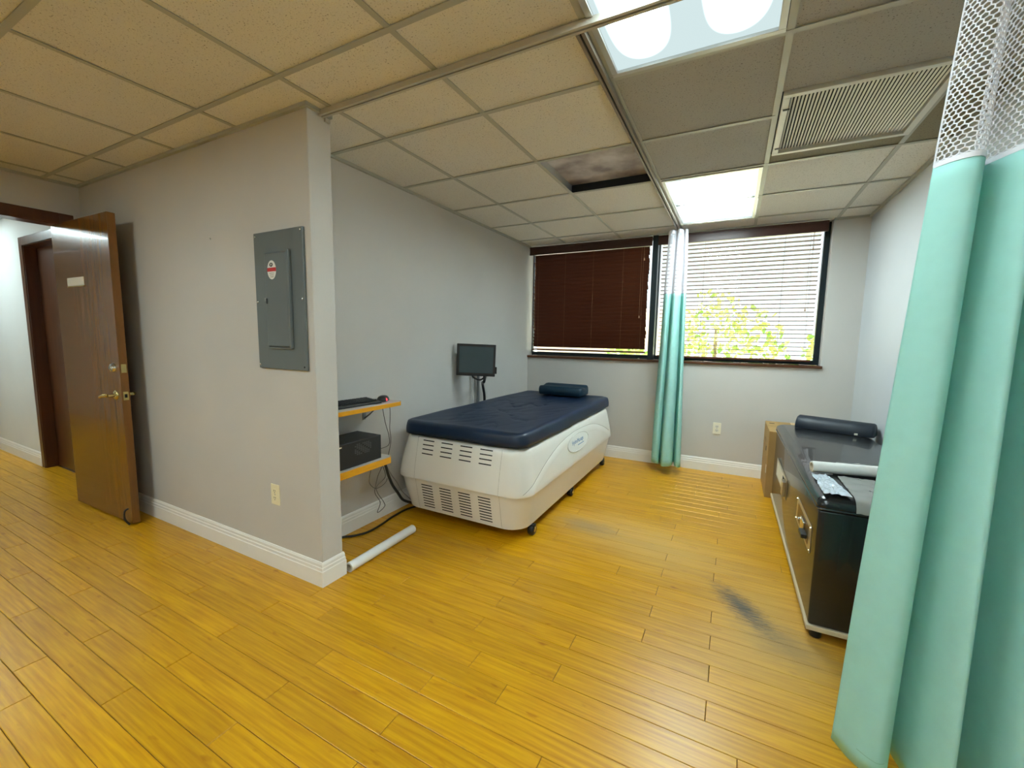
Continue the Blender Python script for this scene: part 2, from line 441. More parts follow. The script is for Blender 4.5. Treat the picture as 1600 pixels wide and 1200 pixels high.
while True:
    y0, y1 = PY0+k*PW, PY0+(k+1)*PW
    if y0 > BK: break
    off = JO.get(k, (-.1 if k % 2 else -.55) + .17*math.sin(k*2.3))
    xmin = -9.6 if y0 < HALL_Y else LX
    xmax = RX
    n = math.floor((xmin-off)/PLN)
    x = off+n*PLN
    while x < xmax:
        a, b_ = max(x, xmin), min(x+PLN, xmax)
        ya, yb = max(y0, REAR), min(y1, BK)
        if xmin == -9.6 and x < LX < x+PLN and False: pass
        if b_-a > .01 and yb-ya > .004:
            vis = 0
            pts = [project((a+(b_-a)*i/6, (ya+yb)/2, 0)) for i in range(7)]
            inn = [p for p in pts if p and -40 < p[0] < 1640 and 0 < p[1] < 1240]
            if inn:
                cx, cy = (a+b_)/2, (ya+yb)/2
                vis = len(inn)/7*(b_-a)/((cx*cx+cy*cy+CAM_H**2)**1.5)
                if b_ <= EX and ya > SY and a < LX-.01: vis = 0
                if cx < DX and not (cy > .25*(-cx)/4.35*.6): vis *= .3
            planks.append((vis, a, b_, ya, yb))
        x += PLN
    k += 1
planks.sort(key=lambda q: -q[0])
shared = {}
rest = MB()
for i, (vis, a, b_, ya, yb) in enumerate(planks):
    if i < 300 and vis > 0:
        key = (round(b_-a, 3), round(yb-ya, 4))
        if key not in shared:
            mb = MB(); plank_mesh(mb, 0, b_-a, 0, yb-ya)
            o = mb.build('plank', M_PLANK, floor, recalc=False)
            shared[key] = o
            o.matrix_basis = Matrix.Translation((a, ya, 0))
        else:
            link_copy(shared[key], 'plank', floor, Matrix.Translation((a, ya, 0)))
    else:
        plank_mesh(rest, a, b_, ya, yb)
o = rest.build('far_planks', M_PLANK, floor, recalc=False); o['kind'] = 'stuff'

# walls
struct('wall_partition', M_WALL, MB().box(DX-.12, SY, 0, EX, SY+TH, H), 'grey partition wall ending in a free edge', bevel=.004)
struct('wall_alcove', M_WALL, MB().box(LX-.12, SY+TH, 0, LX, BK+.2, H), 'grey side wall of the treatment alcove')
WX0, WX1, WZ0 = LX, .690, 1.083
struct('wall_back', M_WALL, MB().prism([(LX-.12, 0), (RX+.12, 0), (RX+.12, H+.1), (WX1, H+.1), (WX1, WZ0), (LX-.12, WZ0)], 'y', BK, BK+.2).box(LX-.12, BK, H+.002, WX1, BK+.2, H+.1),
       'grey back wall under and beside the window')
struct('wall_right', M_WALLR, MB().box(RX, REAR-.12, 0, RX+.12, BK, H+.1), 'pale grey wall beside the black table')
struct('wall_rear', M_WALL, MB().box(DX-.12, REAR-.12, 0, RX, REAR, H+.1), 'grey wall behind the viewer')
DY0, DY1, DZ = .33, 1.262, 2.055
struct('wall_left', M_WALL, MB().prism([(REAR, 0), (DY0-.03, 0), (DY0-.03, DZ+.03), (DY1+.03, DZ+.03), (DY1+.03, 0), (SY, 0), (SY, H+.1), (REAR, H+.1)], 'x', DX-.12, DX),
       'grey wall with the open doorway to the hall')
# hall beyond the doorway, with the frame of a second door in it
D2A, D2B = -5.735, -4.80
struct('wall_hall', M_HALL, MB().prism([(-9.6, 0), (D2A, 0), (D2A, 2.075), (D2B, 2.075), (D2B, 0), (DX-.12, 0), (DX-.12, H+.1), (-9.6, H+.1)], 'y', HALL_Y, HALL_Y+.12),
       'bright white hall wall seen through the doorway')
struct('wall_hall_far', M_HALL, MB().box(-9.72, -.45, 0, -9.6, HALL_Y+.12, H+.1), 'white end wall of the hall')
struct('wall_hall_near', M_HALL, MB().box(-9.6, -.45, 0, DX-.12, -.33, H+.1), 'white near side wall of the hall')

BPROF = [(0, 0), (.013, 0), (.013, .082), (.0105, .086), (.0105, .101), (.008, .105), (.008, .119), (.004, .130), (0, .130)]
def baseboard(name, path, label):
    """profile swept along a floor path; outward side is to the left of travel"""
    P = [Vector((p[0], p[1])) for p in path]; loops = []
    for i, p in enumerate(P):
        ds = []
        if i > 0: ds.append((p-P[i-1]).normalized())
        if i < len(P)-1: ds.append((P[i+1]-p).normalized())
        ns = [Vector((-d.y, d.x)) for d in ds]
        n = ns[0] if len(ns) == 1 else (ns[0]+ns[1])/(1+ns[0].dot(ns[1]))
        loops.append([(p.x+n.x*d, p.y+n.y*d, z) for d, z in BPROF])
    return struct(name, M_TRIM, MB().loops(loops), label)
baseboard('baseboard_partition', [(LX, SY+TH), (EX, SY+TH), (EX, SY), (DX, SY)][::-1][::-1] and [(DX, SY), (EX, SY), (EX, SY+TH), (LX+.014, SY+TH)][::-1], 'white moulded baseboard round the partition end')
baseboard('baseboard_alcove', [(LX, BK), (LX, SY+TH)][::-1][::-1], 'white moulded baseboard along the alcove wall')
baseboard('baseboard_back', [(RX, BK), (LX+.014, BK)], 'white moulded baseboard under the window wall')
baseboard('baseboard_right', [(RX, REAR), (RX, BK-.014)], 'white baseboard along the pale right wall')
baseboard('baseboard_hall', [(D2A-.075, HALL_Y), (-9.6, HALL_Y)], 'white baseboard in the hall')
baseboard('baseboard_left', [(DX, DY0-.1), (DX, REAR)], 'white baseboard beside the doorway')

# doorway lining and casing, dark wood
def door_frame(name, axis, c0, c1, a0, a1, zt, m, label, lip=.05):
    """lining around an opening; wall faces at c0<c1 on the other axis"""
    root = tag(bpy.data.objects.new(name, None), label, kind='structure'); COL.objects.link(root)
    def bx(n, p0, p1, q0, q1, z0, z1):
        return box(n, m, (p0, q0, z0, p1, q1, z1) if axis == 'x' else (q0, p0, z0, q1, p1, z1), root, bevel=.003)
    for n, p0, p1 in (('jamb', a0-.03, a0), ('jamb', a1, a1+.03)):
        bx(n, p0, p1, c0-.008, c1+.008, 0, zt+.03)
    bx('head', a0, a1, c0-.008, c1+.008, zt, zt+.03)
    for s, c in ((-1, c0), (1, c1)):
        q0, q1 = (c-.016, c-.0005) if s < 0 else (c+.0005, c+.016)
        bx('casing', a0-.03-lip, a0-.005, q0, q1, 0, zt+.03+lip)
        bx('casing', a1+.005, a1+.03+lip, q0, q1, 0, zt+.03+lip)
        bx('casing', a0-.005, a1+.005, q0, q1, zt+.005, zt+.03+lip)
    return root
door_frame('trim_1', 'y', DX-.12, DX, DY0, DY1, DZ, M_DARKWOOD, 'dark brown wooden frame of the open doorway')
door_frame('trim_2', 'x', HALL_Y, HALL_Y+.12, D2A+.03, D2B-.03, 2.045, M_DARKWOOD, 'dark brown door frame in the hall')
struct('door_2', M_DARKWOOD, MB().box(D2A+.034, HALL_Y+.075, .01, D2B-.034, HALL_Y+.115, 2.04), 'closed dark brown door in the hall', bevel=.003)

# the open glossy door, hinged at the doorway, standing nearly along the partition
HX, HY, DA = -4.352, 1.222, math.radians(1.0)
DM = Matrix.Translation((HX, HY, 0)) @ Matrix.Rotation(DA, 4, 'Z')     # local x along the door, y through it
DW, DT = .842, .044
door = struct('door_1', M_DOOR, MB().box(0, 0, .014, DW, DT, 2.042, DM), 'glossy brown wooden door standing open', bevel=.0015)
box('edge_strip', M_DOORE, (DW-.0005, .001, .015, DW+.0012, DT-.001, 2.041), door, M=DM)
def knob(cx, z, s, kind):
    if kind == 'lever':
        y = 0 if s < 0 else DT
        mb = MB().lathe([(.031, 0), (.031, .004), (.026, .010), (.012, .014), (.011, .045)], 18, DM @ frame_m((cx, y, z), (1, 0, 0), (0, 0, -s), (0, s, 0)))
        p = [(cx, y+s*.045, z), (cx-.012, y+s*.052, z), (cx-.05, y+s*.054, z-.004), (cx-.10, y+s*.05, z-.016)]
        mb.tube([DM @ Vector(q) for q in spline(p, 4)], [.012]*4+[.011]*4+[.010]*4+[.008], 10)
        return mb.build('lever_handle', M_BRASS, door, smooth=True)
    y = 0 if s < 0 else DT
    return MB().lathe([(.03, 0), (.03, .006), (.024, .018), (.013, .022), (.012, .024)], 18, DM @ frame_m((cx, y, z), (1, 0, 0), (0, 0, -s), (0, s, 0))).build('deadbolt', M_CHROME, door, smooth=True)
knob(DW-.07, 1.065, -1, 'bolt'); knob(DW-.07, .885, -1, 'lever'); knob(DW-.07, .885, 1, 'lever'); knob(DW-.07, 1.065, 1, 'bolt')
for z in (1.062, .882):
    pl = box('latch_plate', M_BRASS, (DW+.001, .008, z-.028, DW+.003, DT-.008, z+.028), door, M=DM)
    if z < 1: box('latch_bolt', M_VOID, (DW+.002, .015, z-.012, DW+.0036, DT-.015, z+.012), pl, M=DM)
sg = box('name_plate', M_CREAM, (.20, -.004, 1.607, .455, -.0002, 1.664), door, bevel=.001, M=DM)
box('plate_rim', M_BRASS, (.20, -.006, 1.600, .455, -.0002, 1.607), sg, M=DM)
MB().tube([DM @ Vector(q) for q in spline([(DW-.035, -.002, .115), (DW-.04, -.022, .10), (DW-.042, -.024, .05), (DW-.03, -.012, .018), (DW-.022, -.006, .008)], 5)], .006, 8).build('kick_stop', M_BLACK, door, smooth=True)

# ------------------------------------------------------------------ ceiling
ceil = struct('ceiling', M_VOID, MB().box(-10, REAR-.12, H+.30, RX+.12, BK+.2, H+.34), 'suspended ceiling of speckled square tiles in a metal grid')
CXS = [-9.69, -9.08, -8.47, -7.86, -7.24, -6.63, -6.02, -5.41, -4.79, -4.18, -3.565, -2.955, -2.345, -1.737, -1.125, -.515, .10, .712, 1.32]
CYS = [-2.49, -1.87, -1.25, -.63, -.018, .592, 1.20, 1.818, 2.436, 3.052, 3.668, 4.283, 4.90]
LAMPS = [(-.515, 5), (-.515, 9), (-2.955, 2), (-.515, 2)]          # grid column edge, first row index (each takes two rows)
HALL_LAMPS = [(-6.63, 4)]
LAMP_CELLS = set((x, r) for x, j in LAMPS+HALL_LAMPS for r in (j, j+1))
tile_no = 0
for i in range(len(CXS)-1):
    for j in range(len(CYS)-1):
        x0, x1, y0, y1 = CXS[i], CXS[i+1], CYS[j], CYS[j+1]
        x1 = min(x1, RX-.001); y1 = min(y1, BK-.001); y0 = max(y0, REAR)
        if x1 < DX-.1 and (y0 < -.5 or y0 > 1.3): continue
        if y0 > SY and x1 < LX+.02: continue
        if y0 > SY: x0 = max(x0, LX+.001)
        if x0 < DX < x1 and y0 < -.5: x0 = DX+.001
        if x1-x0 < .03 or y1-y0 < .03: continue
        if (CXS[i], j) in LAMP_CELLS: continue
        if CXS[i] == -1.125 and j == 8: continue                     # the missing tile
        parts = [(y0, y1)]
        if CXS[i] == .10 and j == 7: parts = [(y0, 2.232)]
        if CXS[i] == .10 and j == 8: parts = [(2.905, y1)]
        for a, b_ in parts:
            z = H+.004+random.uniform(0, .0015)
            tm = M_TILE
            if CXS[i] in (-.515, .10) and 5 <= j <= 8: tm = M_SOOT
            if CXS[i] == .712 and j in (6, 7): tm = M_SOOT
            if (CXS[i] in (.10, .712) and j == 8): tm = M_STRIP
            box('ceiling_tile', tm, (x0+.004, a+.004, z, x1-.004, b_-.004, z+.014), ceil, bevel=.0015)
def runner(x0, y0, x1, y1, w=.024):
    if abs(x1-x0) > abs(y1-y0): b = (x0, y0-w/2, H-.0012, x1, y0+w/2, H+.003)
    else: b = (x0-w/2, y0, H, x0+w/2, y1, H+.0032)
    return box('grid_runner', M_GRID, b, ceil)
for i, x in enumerate(CXS):
    if x > RX-.02: continue
    if x < DX+.02: runner(x, -.33, x, HALL_Y)
    elif x < LX: runner(x, REAR, x, SY)
    else: runner(x, REAR, x, BK)
for j, y in enumerate(CYS):
    if y > BK: continue
    if y < SY:
        runner(DX, y, RX, y)
        if y > -.33: runner(-9.6, y, DX-.12, y)
    elif abs(y-2.436) < .01: runner(LX, y, .10, y); runner(.712, y, RX, y)
    else: runner(LX, y, RX, y)
def wall_angle(x0, y0, x1, y1):
    return box('wall_angle', M_GRID, (x0, y0, H-.014, x1, y1, H+.004), ceil)
wall_angle(DX, SY-.018, EX, SY); wall_angle(EX, SY-.018, EX+.018, SY+TH)
wall_angle(LX, SY+TH, LX+.018, BK); wall_angle(RX-.018, REAR, RX, BK); wall_angle(WX1, BK-.018, RX-.018, BK); wall_angle(DX, REAR, DX+.018, SY-.018)
wall_angle(-9.6, HALL_Y-.018, DX-.12, HALL_Y)
# the opening of the missing tile: raised dusty duct board with dark sides
DUST = bpy.data.materials.new('dusty_duct_board'); DUST.use_nodes = True
_nt = DUST.node_tree; _b = _nt.nodes['Principled BSDF']; _b.inputs['Roughness'].default_value = .6
_g = _nt.nodes.new('ShaderNodeNewGeometry'); _n = _nt.nodes.new('ShaderNodeTexNoise'); _n.inputs['Scale'].default_value = 5; _n.inputs['Detail'].default_value = 8
_nt.links.new(_g.outputs['Position'], _n.inputs['Vector'])
_r = _nt.nodes.new('ShaderNodeValToRGB'); _r.color_ramp.elements[0].position = .38; _r.color_ramp.elements[0].color = rgb(140, 130, 134); _r.color_ramp.elements[1].position = .66; _r.color_ramp.elements[1].color = rgb(214, 208, 212)
_nt.links.new(_n.outputs['Fac'], _r.inputs['Fac']); _nt.links.new(_r.outputs['Color'], _b.inputs['Base Color'])
hx0, hx1, hy0, hy1 = -1.125, -.515, 2.436, 3.052
box('duct_board', DUST, (hx0-.02, hy0-.02, H+.058, hx1+.02, hy1+.02, H+.075), ceil)
MB().box(hx0, hy1+.001, H+.004, hx1, hy1+.008, H+.058).box(hx0, hy0-.008, H+.004, hx1, hy0-.001, H+.058).build('duct_side', mat('duct_black', rgb(20, 30, 42), .5), ceil)
MB().box(hx0-.008, hy0, H+.004, hx0-.001, hy1, H+.058).box(hx1+.001, hy0, H+.004, hx1+.008, hy1, H+.058).build('duct_side', M_ALU, ceil)

# ================================================================== LAMPS
def troffer(x0, j, label, k, tubes):
    x1 = CXS[CXS.index(x0)+1]; y0, y1 = CYS[j], CYS[j+2]
    t = thing('ceiling_light', ((x0+x1)/2, (y0+y1)/2, H), label, 'ceiling light', 'recessed ceiling lights')
    a, b_, c, d = x0+.014, x1-.014, y0+.014, y1-.014
    f = MB()
    w = .022
    f.box(a, c, H-.006, b_, c+w, H+.02).box(a, d-w, H-.006, b_, d, H+.02).box(a, c+w, H-.006, a+w, d-w, H+.02).box(b_-w, c+w, H-.006, b_, d-w, H+.02)
    f.build('frame', M_ALU, t, bevel=.0015)
    f = MB().box(a+.002, c+.002, H+.02, b_-.002, d-.002, H+.09); f.build('housing', M_GRID, t)
    me = MB().box(-(b_-a)/2+w, -(d-c)/2+w, 0, (b_-a)/2-w, (d-c)/2-w, .006)
    o = me.build('lens', lens_mat('lamp_lens', k, tubes), t)
    o.matrix_basis = Matrix.Translation(((a+b_)/2, (c+d)/2, H+.006))
    return t
troffer(-.515, 5, 'large pale green ceiling light crossed by the curtain track', LIGHT_L, (-.15, .15))
troffer(-.515, 9, 'bright white ceiling light nearest the window', LIGHT_L*1.55, (-.15, 0, .15))
troffer(-2.955, 2, 'ceiling light over the front room on the doorway side', LIGHT_L*1.9, (-.15, .15))
troffer(-.515, 2, 'ceiling light over the front room on the curtain side', LIGHT_L*1.7, (-.15, .15))
troffer(-6.63, 4, 'ceiling light in the hall beyond the doorway', LIGHT_L*1.6, (-.15, .15))

# return air grille
t = thing('air_grille', (.41, 2.57, H), 'square return air grille of many metal slats in the ceiling', 'air vent')
gx0, gx1, gy0, gy1 = .118, .706, 2.236, 2.902
f = MB(); w = .028; zt = H-.010
f.box(gx0, gy0, zt, gx1, gy0+w, H+.012).box(gx0, gy1-w, zt, gx1, gy1, H+.012).box(gx0, gy0+w, zt, gx0+w, gy1-w, H+.012).box(gx1-w, gy0+w, zt, gx1, gy1-w, H+.012)
f.build('frame', mat('grille_paint', rgb(214, 214, 208), .4, var=.04), t, bevel=.002)
box('plenum', M_VOID, (gx0+.004, gy0+.004, H+.05, gx1-.004, gy1-.004, H+.055), t)
NS = 38; sl0 = None
for q in range(NS):
    cx = gx0+w+.008+(gx1-gx0-2*w-.016)*q/(NS-1)
    Mx = Matrix.Translation((cx, (gy0+gy1)/2, H+.006)) @ Matrix.Rotation(math.radians(30), 4, 'Y')
    if sl0 is None:
        sl0 = MB().box(-.0040, -(gy1-gy0)/2+w, -.0007, .0040, (gy1-gy0)/2-w, .0007).build('slat', MATS['grille_paint'], t)
        sl0.matrix_basis = Mx
    else: link_copy(sl0, 'slat', t, Mx)
for yy in (2.36, 2.80): box('latch', M_BLACK, (gx0+.008, yy, zt-.004, gx0+.034, yy+.010, zt), t)

# ================================================================== WINDOW
GY = BK+.13
def window(name, x0, x1, label, wl, wr):
    root = tag(bpy.data.objects.new(name, None), label, kind='structure'); COL.objects.link(root)
    f = MB(); w = .042
    z0, z1 = WZ0+.012, H+.02
    for n, b in (('frame', (x0, GY-.02, z0, x1, GY+.03, z0+w)), ('frame', (x0, GY-.02, z1-w, x1, GY+.03, z1)), ('frame', (x0, GY-.02, z0+w, x0+wl, GY+.03, z1-w)), ('frame', (x1-wr, GY-.02, z0+w, x1, GY+.03, z1-w))):
        box(n, M_FRAME, b, root, bevel=.002)
    box('pane', M_GLASS, (x0+wl, GY+.004, z0+w, x1-wr, GY+.008, z1-w), root)
    return root
window('window_1', WX0+.001, -.80, 'dark framed window behind the closed brown blind', .008, .008)
window('window_2', -.745, WX1-.001, 'dark framed window behind the open blind', .008, .042)
struct('trim_3', M_FRAME, MB().box(-.800, BK+.005, WZ0+.012, -.745, GY+.03, H), 'dark mullion between the two windows', bevel=.003)
struct('trim_4', M_DARKWOOD, MB().box(WX0, BK-.022, WZ0-.012, WX1+.012, GY-.02, WZ0+.012), 'thin dark window sill', bevel=.003)

def blind(x0, x1, tilt, zb, label, cords, jitter):
    yb = BK+.055
    root = thing('window_blind', ((x0+x1)/2, yb, zb), label, 'blind', 'venetian blinds in the window')
    box('head_rail', M_VALANCE, (x0, yb-.028, 2.262, x1, yb+.028, 2.335), root, bevel=.002)
    va = box('valance', M_VALANCE, (x0-.036, BK-.022, 2.252, x1+.036, BK-.006, 2.342), root, bevel=.003)
    box('moulding', M_VALANCE, (x0-.036, BK-.027, 2.325, x1+.036, BK-.022, 2.342), va, bevel=.002)
    box('moulding', M_VALANCE, (x0-.036, BK-.026, 2.252, x1+.036, BK-.022, 2.263), va, bevel=.002)
    sl = None; zz = 2.238; sp = .0392; cnt = 0
    hw = (x1-x0)/2
    while zz > zb+.028:
        Mx = Matrix.Translation(((x0+x1)/2+random.uniform(-jitter, jitter), yb, zz)) @ Matrix.Rotation(tilt, 4, 'X')
        if sl is None:
            prof = [(-.025, 0), (-.0125, .0022), (0, .003), (.0125, .0022), (.025, 0), (.025, -.0022), (.0125, 0), (0, .0006), (-.0125, 0), (-.025, -.0022)]
            sl = MB().prism(prof, 'x', -hw, hw).build('slat', M_BLIND, root, smooth=True)
            sl.matrix_basis = Mx
        else: link_copy(sl, 'slat', root, Mx)
        zz -= sp; cnt += 1
    box('bottom_rail', M_BLIND, (x0, yb-.026, zb, x1, yb+.026, zb+.018), root, bevel=.003)
    for u in (.05, .30, .55, .80, .96):
        cx = x0+(x1-x0)*u
        MB().tube([(cx, yb-.027, 2.262), (cx, yb-.027, zb+.012)], .0009, 5).tube([(cx, yb+.027, 2.262), (cx, yb+.027, zb+.012)], .0009, 5).build('ladder_cord', mat('cord_tan', rgb(150, 110, 80), .7), root)
    for u, zl in cords:
        cx = x0+(x1-x0)*u
        c = MB().tube([(cx, yb-.036, 2.262), (cx+.002, yb-.038, zl)], .0012, 6).build('pull_cord', MATS['cord_tan'], root)
        MB().lathe([(.003, .022), (.005, .012), (.0075, 0), (.004, -.004)], 10, Matrix.Translation((cx+.002, yb-.038, zl-.02))).build('tassel', mat('tassel_tan', rgb(170, 140, 110), .5), c, smooth=True)
    return root
blind(-2.138, -.836, math.radians(-56), 1.158, 'closed dark brown wooden slat blind', ((.965, 2.14), (.945, 1.55), (.014, 1.78), (.02, 1.42)), .006)
blind(-.708, .618, math.radians(-5), 1.125, 'open wooden slat blind letting in bright daylight', ((.06, 1.68), (.075, 1.58), (.955, 2.13), (.94, 1.60)), .003)

# ================================================================== OUTSIDE
gm = mat('paving', rgb(205, 200, 188), .8, var=.08, var_scale=1.5)
struct('ground_outside', gm, MB().box(-30, BK+.35, -.6, 30, 60, -.55), 'pale paving outside the window')
struct('wall_outside', mat('stucco', rgb(232, 214, 190), .8, var=.04), MB().box(-9, 20, -.6, -1.6, 20.5, 2.7), 'pale stucco wall far outside the window')
def leaf_mat(name, a, b):
    m = mat(name, a, .5)
    nt = m.node_tree; oi = nt.nodes.new('ShaderNodeNewGeometry'); r = nt.nodes.new('ShaderNodeValToRGB')
    r.color_ramp.elements[0].color = a; r.color_ramp.elements[1].color = b
    nt.links.new(oi.outputs['Random Per Island'], r.inputs['Fac']); nt.links.new(r.outputs['Color'], nt.nodes['Principled BSDF'].inputs['Base Color'])
    return m
LEAF = leaf_mat('leaf_green', rgb(120, 172, 70), rgb(206, 214, 120))
BARK = mat('bark', rgb(120, 105, 85), .8, var=.2)
def shrub(x, y, w, h, n, label, trunk=0):
    t = thing('shrub' if not trunk else 'tree', (x, y, -.55), label, 'shrub' if not trunk else 'tree', 'plants outside the window')
    mb = MB()
    rnd = random.Random(int(x*100)+17)
    for _ in range(n):
        while True:
            p = Vector((rnd.uniform(-1, 1), rnd.uniform(-1, 1), rnd.uniform(-1, 1)))
            if .25 < p.length < 1: break
        c = Vector((x+p.x*w, y+p.y*w*.6, -.55+trunk+h*.5*(1+p.z)))
        d = Vector((rnd.uniform(-1, 1), rnd.uniform(-1, 1), rnd.uniform(-.3, 1))).normalized(); s = d.orthogonal().normalized()
        s.rotate(Matrix.Rotation(rnd.uniform(0, 6.28), 3, d))
        l = rnd.uniform(.09, .19)
        mb.add([c, c+d*l*.5+s*l*.3, c+d*l, c+d*l*.5-s*l*.3], [(0, 1, 2, 3)])
    mb.build('foliage', LEAF, t, recalc=False)
    MB().tube(spline([(x, y, -.55), (x+.03, y, -.55+max(trunk, .3)*.5), (x, y, -.55+trunk+h*.5)], 4), [.05]*4+[.04]*4+[.02], 8).build('trunk', BARK, t, smooth=True)
for a in ((.30, 8.6, .60, 2.45, 620, 'yellow green bush low in the open blind'), (1.50, 8.9, .58, 2.25, 480, 'leafy bush outside beside the dark window frame'),
          (-.90, 9.4, .5, 2.3, 480, 'low bush outside behind the hanging curtain'), (-2.0, 9.0, .5, 2.2, 600, 'bush outside hidden mostly by the closed blind')):
    shrub(*a)
shrub(-.42, 11.6, .75, 1.9, 420, 'slim tree outside between the bushes', 1.2)

# ================================================================== CURTAINS AND TRACKS
def track(name, pts, label, axis):
    (x0, y0), (x1, y1) = pts
    root = thing(name, ((x0+x1)/2, (y0+y1)/2, H-.022), label, 'curtain track', 'ceiling curtain tracks')
    z0, z1 = H-.024, H-.0015
    w = .016
    if axis == 'x':
        MB().prism([(y0-w, z1), (y0-w, z0), (y0-.004, z0), (y0-.004, z0+.012), (y0+.004, z0+.012), (y0+.004, z0), (y0+w, z0), (y0+w, z1)], 'x', x0, x1).build('channel', M_TRACK, root)
        box('slot', M_VOID, (x0, y0-.0039, z0+.006, x1, y0+.0039, z0+.0119), root)
    else:
        MB().prism([(x0-w, z1), (x0-w, z0), (x0-.004, z0), (x0-.004, z0+.012), (x0+.004, z0+.012), (x0+.004, z0), (x0+w, z0), (x0+w, z1)], 'y', y0, y1).build('channel', mat('track_shaded', rgb(132, 122, 108), .45, .3), root)  # darker version of the track colour, with its shade painted in
        box('slot', M_VOID, (x0-.0039, y0, z0+.006, x0+.0039, y1, z0+.0119), root)
    return root
TY = 1.462
track('curtain_track', ((EX+.002, TY), (RX-.002, TY)), 'pale curtain track running from the partition end under the large light', 'x')
track('curtain_track', ((-.533, TY+.017), (-.533, 4.37)), 'curtain track coloured as in shade running towards the window', 'y')

def curtain(label, ctrl_top, ctrl_bot, z_top, z_seam, z_bot, hem_wave, cell, base, wob=.006, sw=.0017):
    """ctrl: matching lists of (x, y) fold points at the track and at the hem"""
    root = thing('privacy_curtain', base, label, 'curtain', 'hospital curtains with a net top')
    K = 9
    top = [Vector((p[0], p[1], 0)) for p in ctrl_top]; bot = [Vector((p[0], p[1], 0)) for p in ctrl_bot]
    st, sb = spline(top, K), spline(bot, K)
    n = len(st)
    def pos(u, z):
        f = u*(n-1); i = min(int(f), n-2); r = f-i
        a = st[i].lerp(st[i+1], r); b = sb[i].lerp(sb[i+1], r)
        q = (z_top-z)/(z_top-z_bot)
        p = a.lerp(b, q**.85)
        w = wob*q*noise.noise(Vector((u*9, z*1.6, base[0]*7)))
        return Vector((p.x+w, p.y+w*.8, z))
    # cloth
    NZ = 40
    mb = MB(); grid = []
    for k in range(NZ+1):
        row = []
        for i in range(n):
            u = i/(n-1)
            zb = z_bot+hem_wave*math.sin(u*11+1)
            z = z_seam+(zb-z_seam)*k/NZ
            row.append(pos(u, z))
        grid.append(row)
    vs = [p for r in grid for p in r]
    fs = [(k*n+i, k*n+i+1, (k+1)*n+i+1, (k+1)*n+i) for k in range(NZ) for i in range(n-1)]
    mb.add(vs, fs)
    c = mb.build('fabric', M_TEAL, root, smooth=True, recalc=False, angle=180)
    so = c.modifiers.new('thickness', 'SOLIDIFY'); so.thickness = .0018
    hem = MB()
    rows = [[pos(i/(n-1), z_bot+hem_wave*math.sin(i/(n-1)*11+1)+dz)+Vector((0, -.0026, 0)) for i in range(n)] for dz in (.048, .0505)]
    hem.loops(rows, closed=False); h_ = hem.build('hem_stitch', mat('stitch', rgb(150, 215, 200), .7), c, recalc=False)
    so = h_.modifiers.new('thickness', 'SOLIDIFY'); so.thickness = .001
    sm = MB(); rows = [[pos(i/(n-1), z_seam+dz)+Vector((0, -.002, 0)) for i in range(n)] for dz in (-.004, .008)]
    sm.loops(rows, closed=False); s_ = sm.build('seam_tape', M_NET, root, recalc=False)
    so = s_.modifiers.new('thickness', 'SOLIDIFY'); so.thickness = .0035; so.offset = 0
    # net of hexagonal cells following the same folds
    ln = sum((st[i+1]-st[i]).length for i in range(n-1))
    nu = int(ln/cell); nv = int((z_top-z_seam)/(cell*.86))
    cum = [0]
    for i in range(n-1): cum.append(cum[-1]+(st[i+1]-st[i]).length)
    def ua(d):
        d = max(0, min(d, cum[-1]-1e-6))
        lo = 0
        while cum[lo+1] < d: lo += 1
        return (lo+(d-cum[lo])/(cum[lo+1]-cum[lo]))/(n-1)
    net = MB()
    def strand(a, b, w=sw):
        d = (b-a); t = d.normalized(); s = t.cross(Vector((0, 1, 0)))
        s = s.normalized()*w if s.length > 1e-6 else Vector((w, 0, 0)); f = t.cross(s).normalized()*w*.7
        vs = [a+s, a+f, a-s, a-f, b+s, b+f, b-s, b-f]
        net.add(vs, [(0, 1, 5, 4), (1, 2, 6, 5), (2, 3, 7, 6), (3, 0, 4, 7)])
    dz = (z_top-z_seam)/nv
    def node(i, j, k): return pos(ua(((i+.5*(j % 2))*1.0)*ln/nu), max(z_seam, z_seam+(j+k)*dz))
    for j in range(nv):
        for i in range(nu):
            lo, hi = node(i, j, .15), node(i, j, .85)
            strand(lo, hi)
            if j+1 <= nv:
                if j % 2 == 0:
                    strand(hi, node(i, j+1, .15) if j+1 < nv else hi+Vector((0, 0, .004)))
                    if i > 0: strand(hi, node(i-1, j+1, .15) if j+1 < nv else hi+Vector((0, 0, .004)))
                else:
                    strand(hi, node(i, j+1, .15) if j+1 < nv else hi+Vector((0, 0, .004)))
                    if i+1 < nu: strand(hi, node(i+1, j+1, .15) if j+1 < nv else hi+Vector((0, 0, .004)))
    net.build('net_panel', M_NET, root, recalc=False)
    ed = MB().tube([pos(0, z_seam+(z_top-z_seam)*q/14) for q in range(15)], .0022, 6); ed.build('net_edge', M_NET, root, smooth=True)
    hd = MB(); rows = [[pos(i/(n-1), z_top+dz2) for i in range(n)] for dz2 in (-.028, .0)]
    hd.loops(rows, closed=False); h2 = hd.build('heading_tape', M_NET, root, recalc=False)
    so = h2.modifiers.new('thickness', 'SOLIDIFY'); so.thickness = .002
    for u in [i/10 for i in range(11)]:
        p = pos(u, z_top-.008)
        MB().tube(spline([p, p+Vector((0, .002, .010)), Vector((p.x, p.y, H-.0235))], 3), .0012, 5).build('hook', M_CHROME, root)
    return root
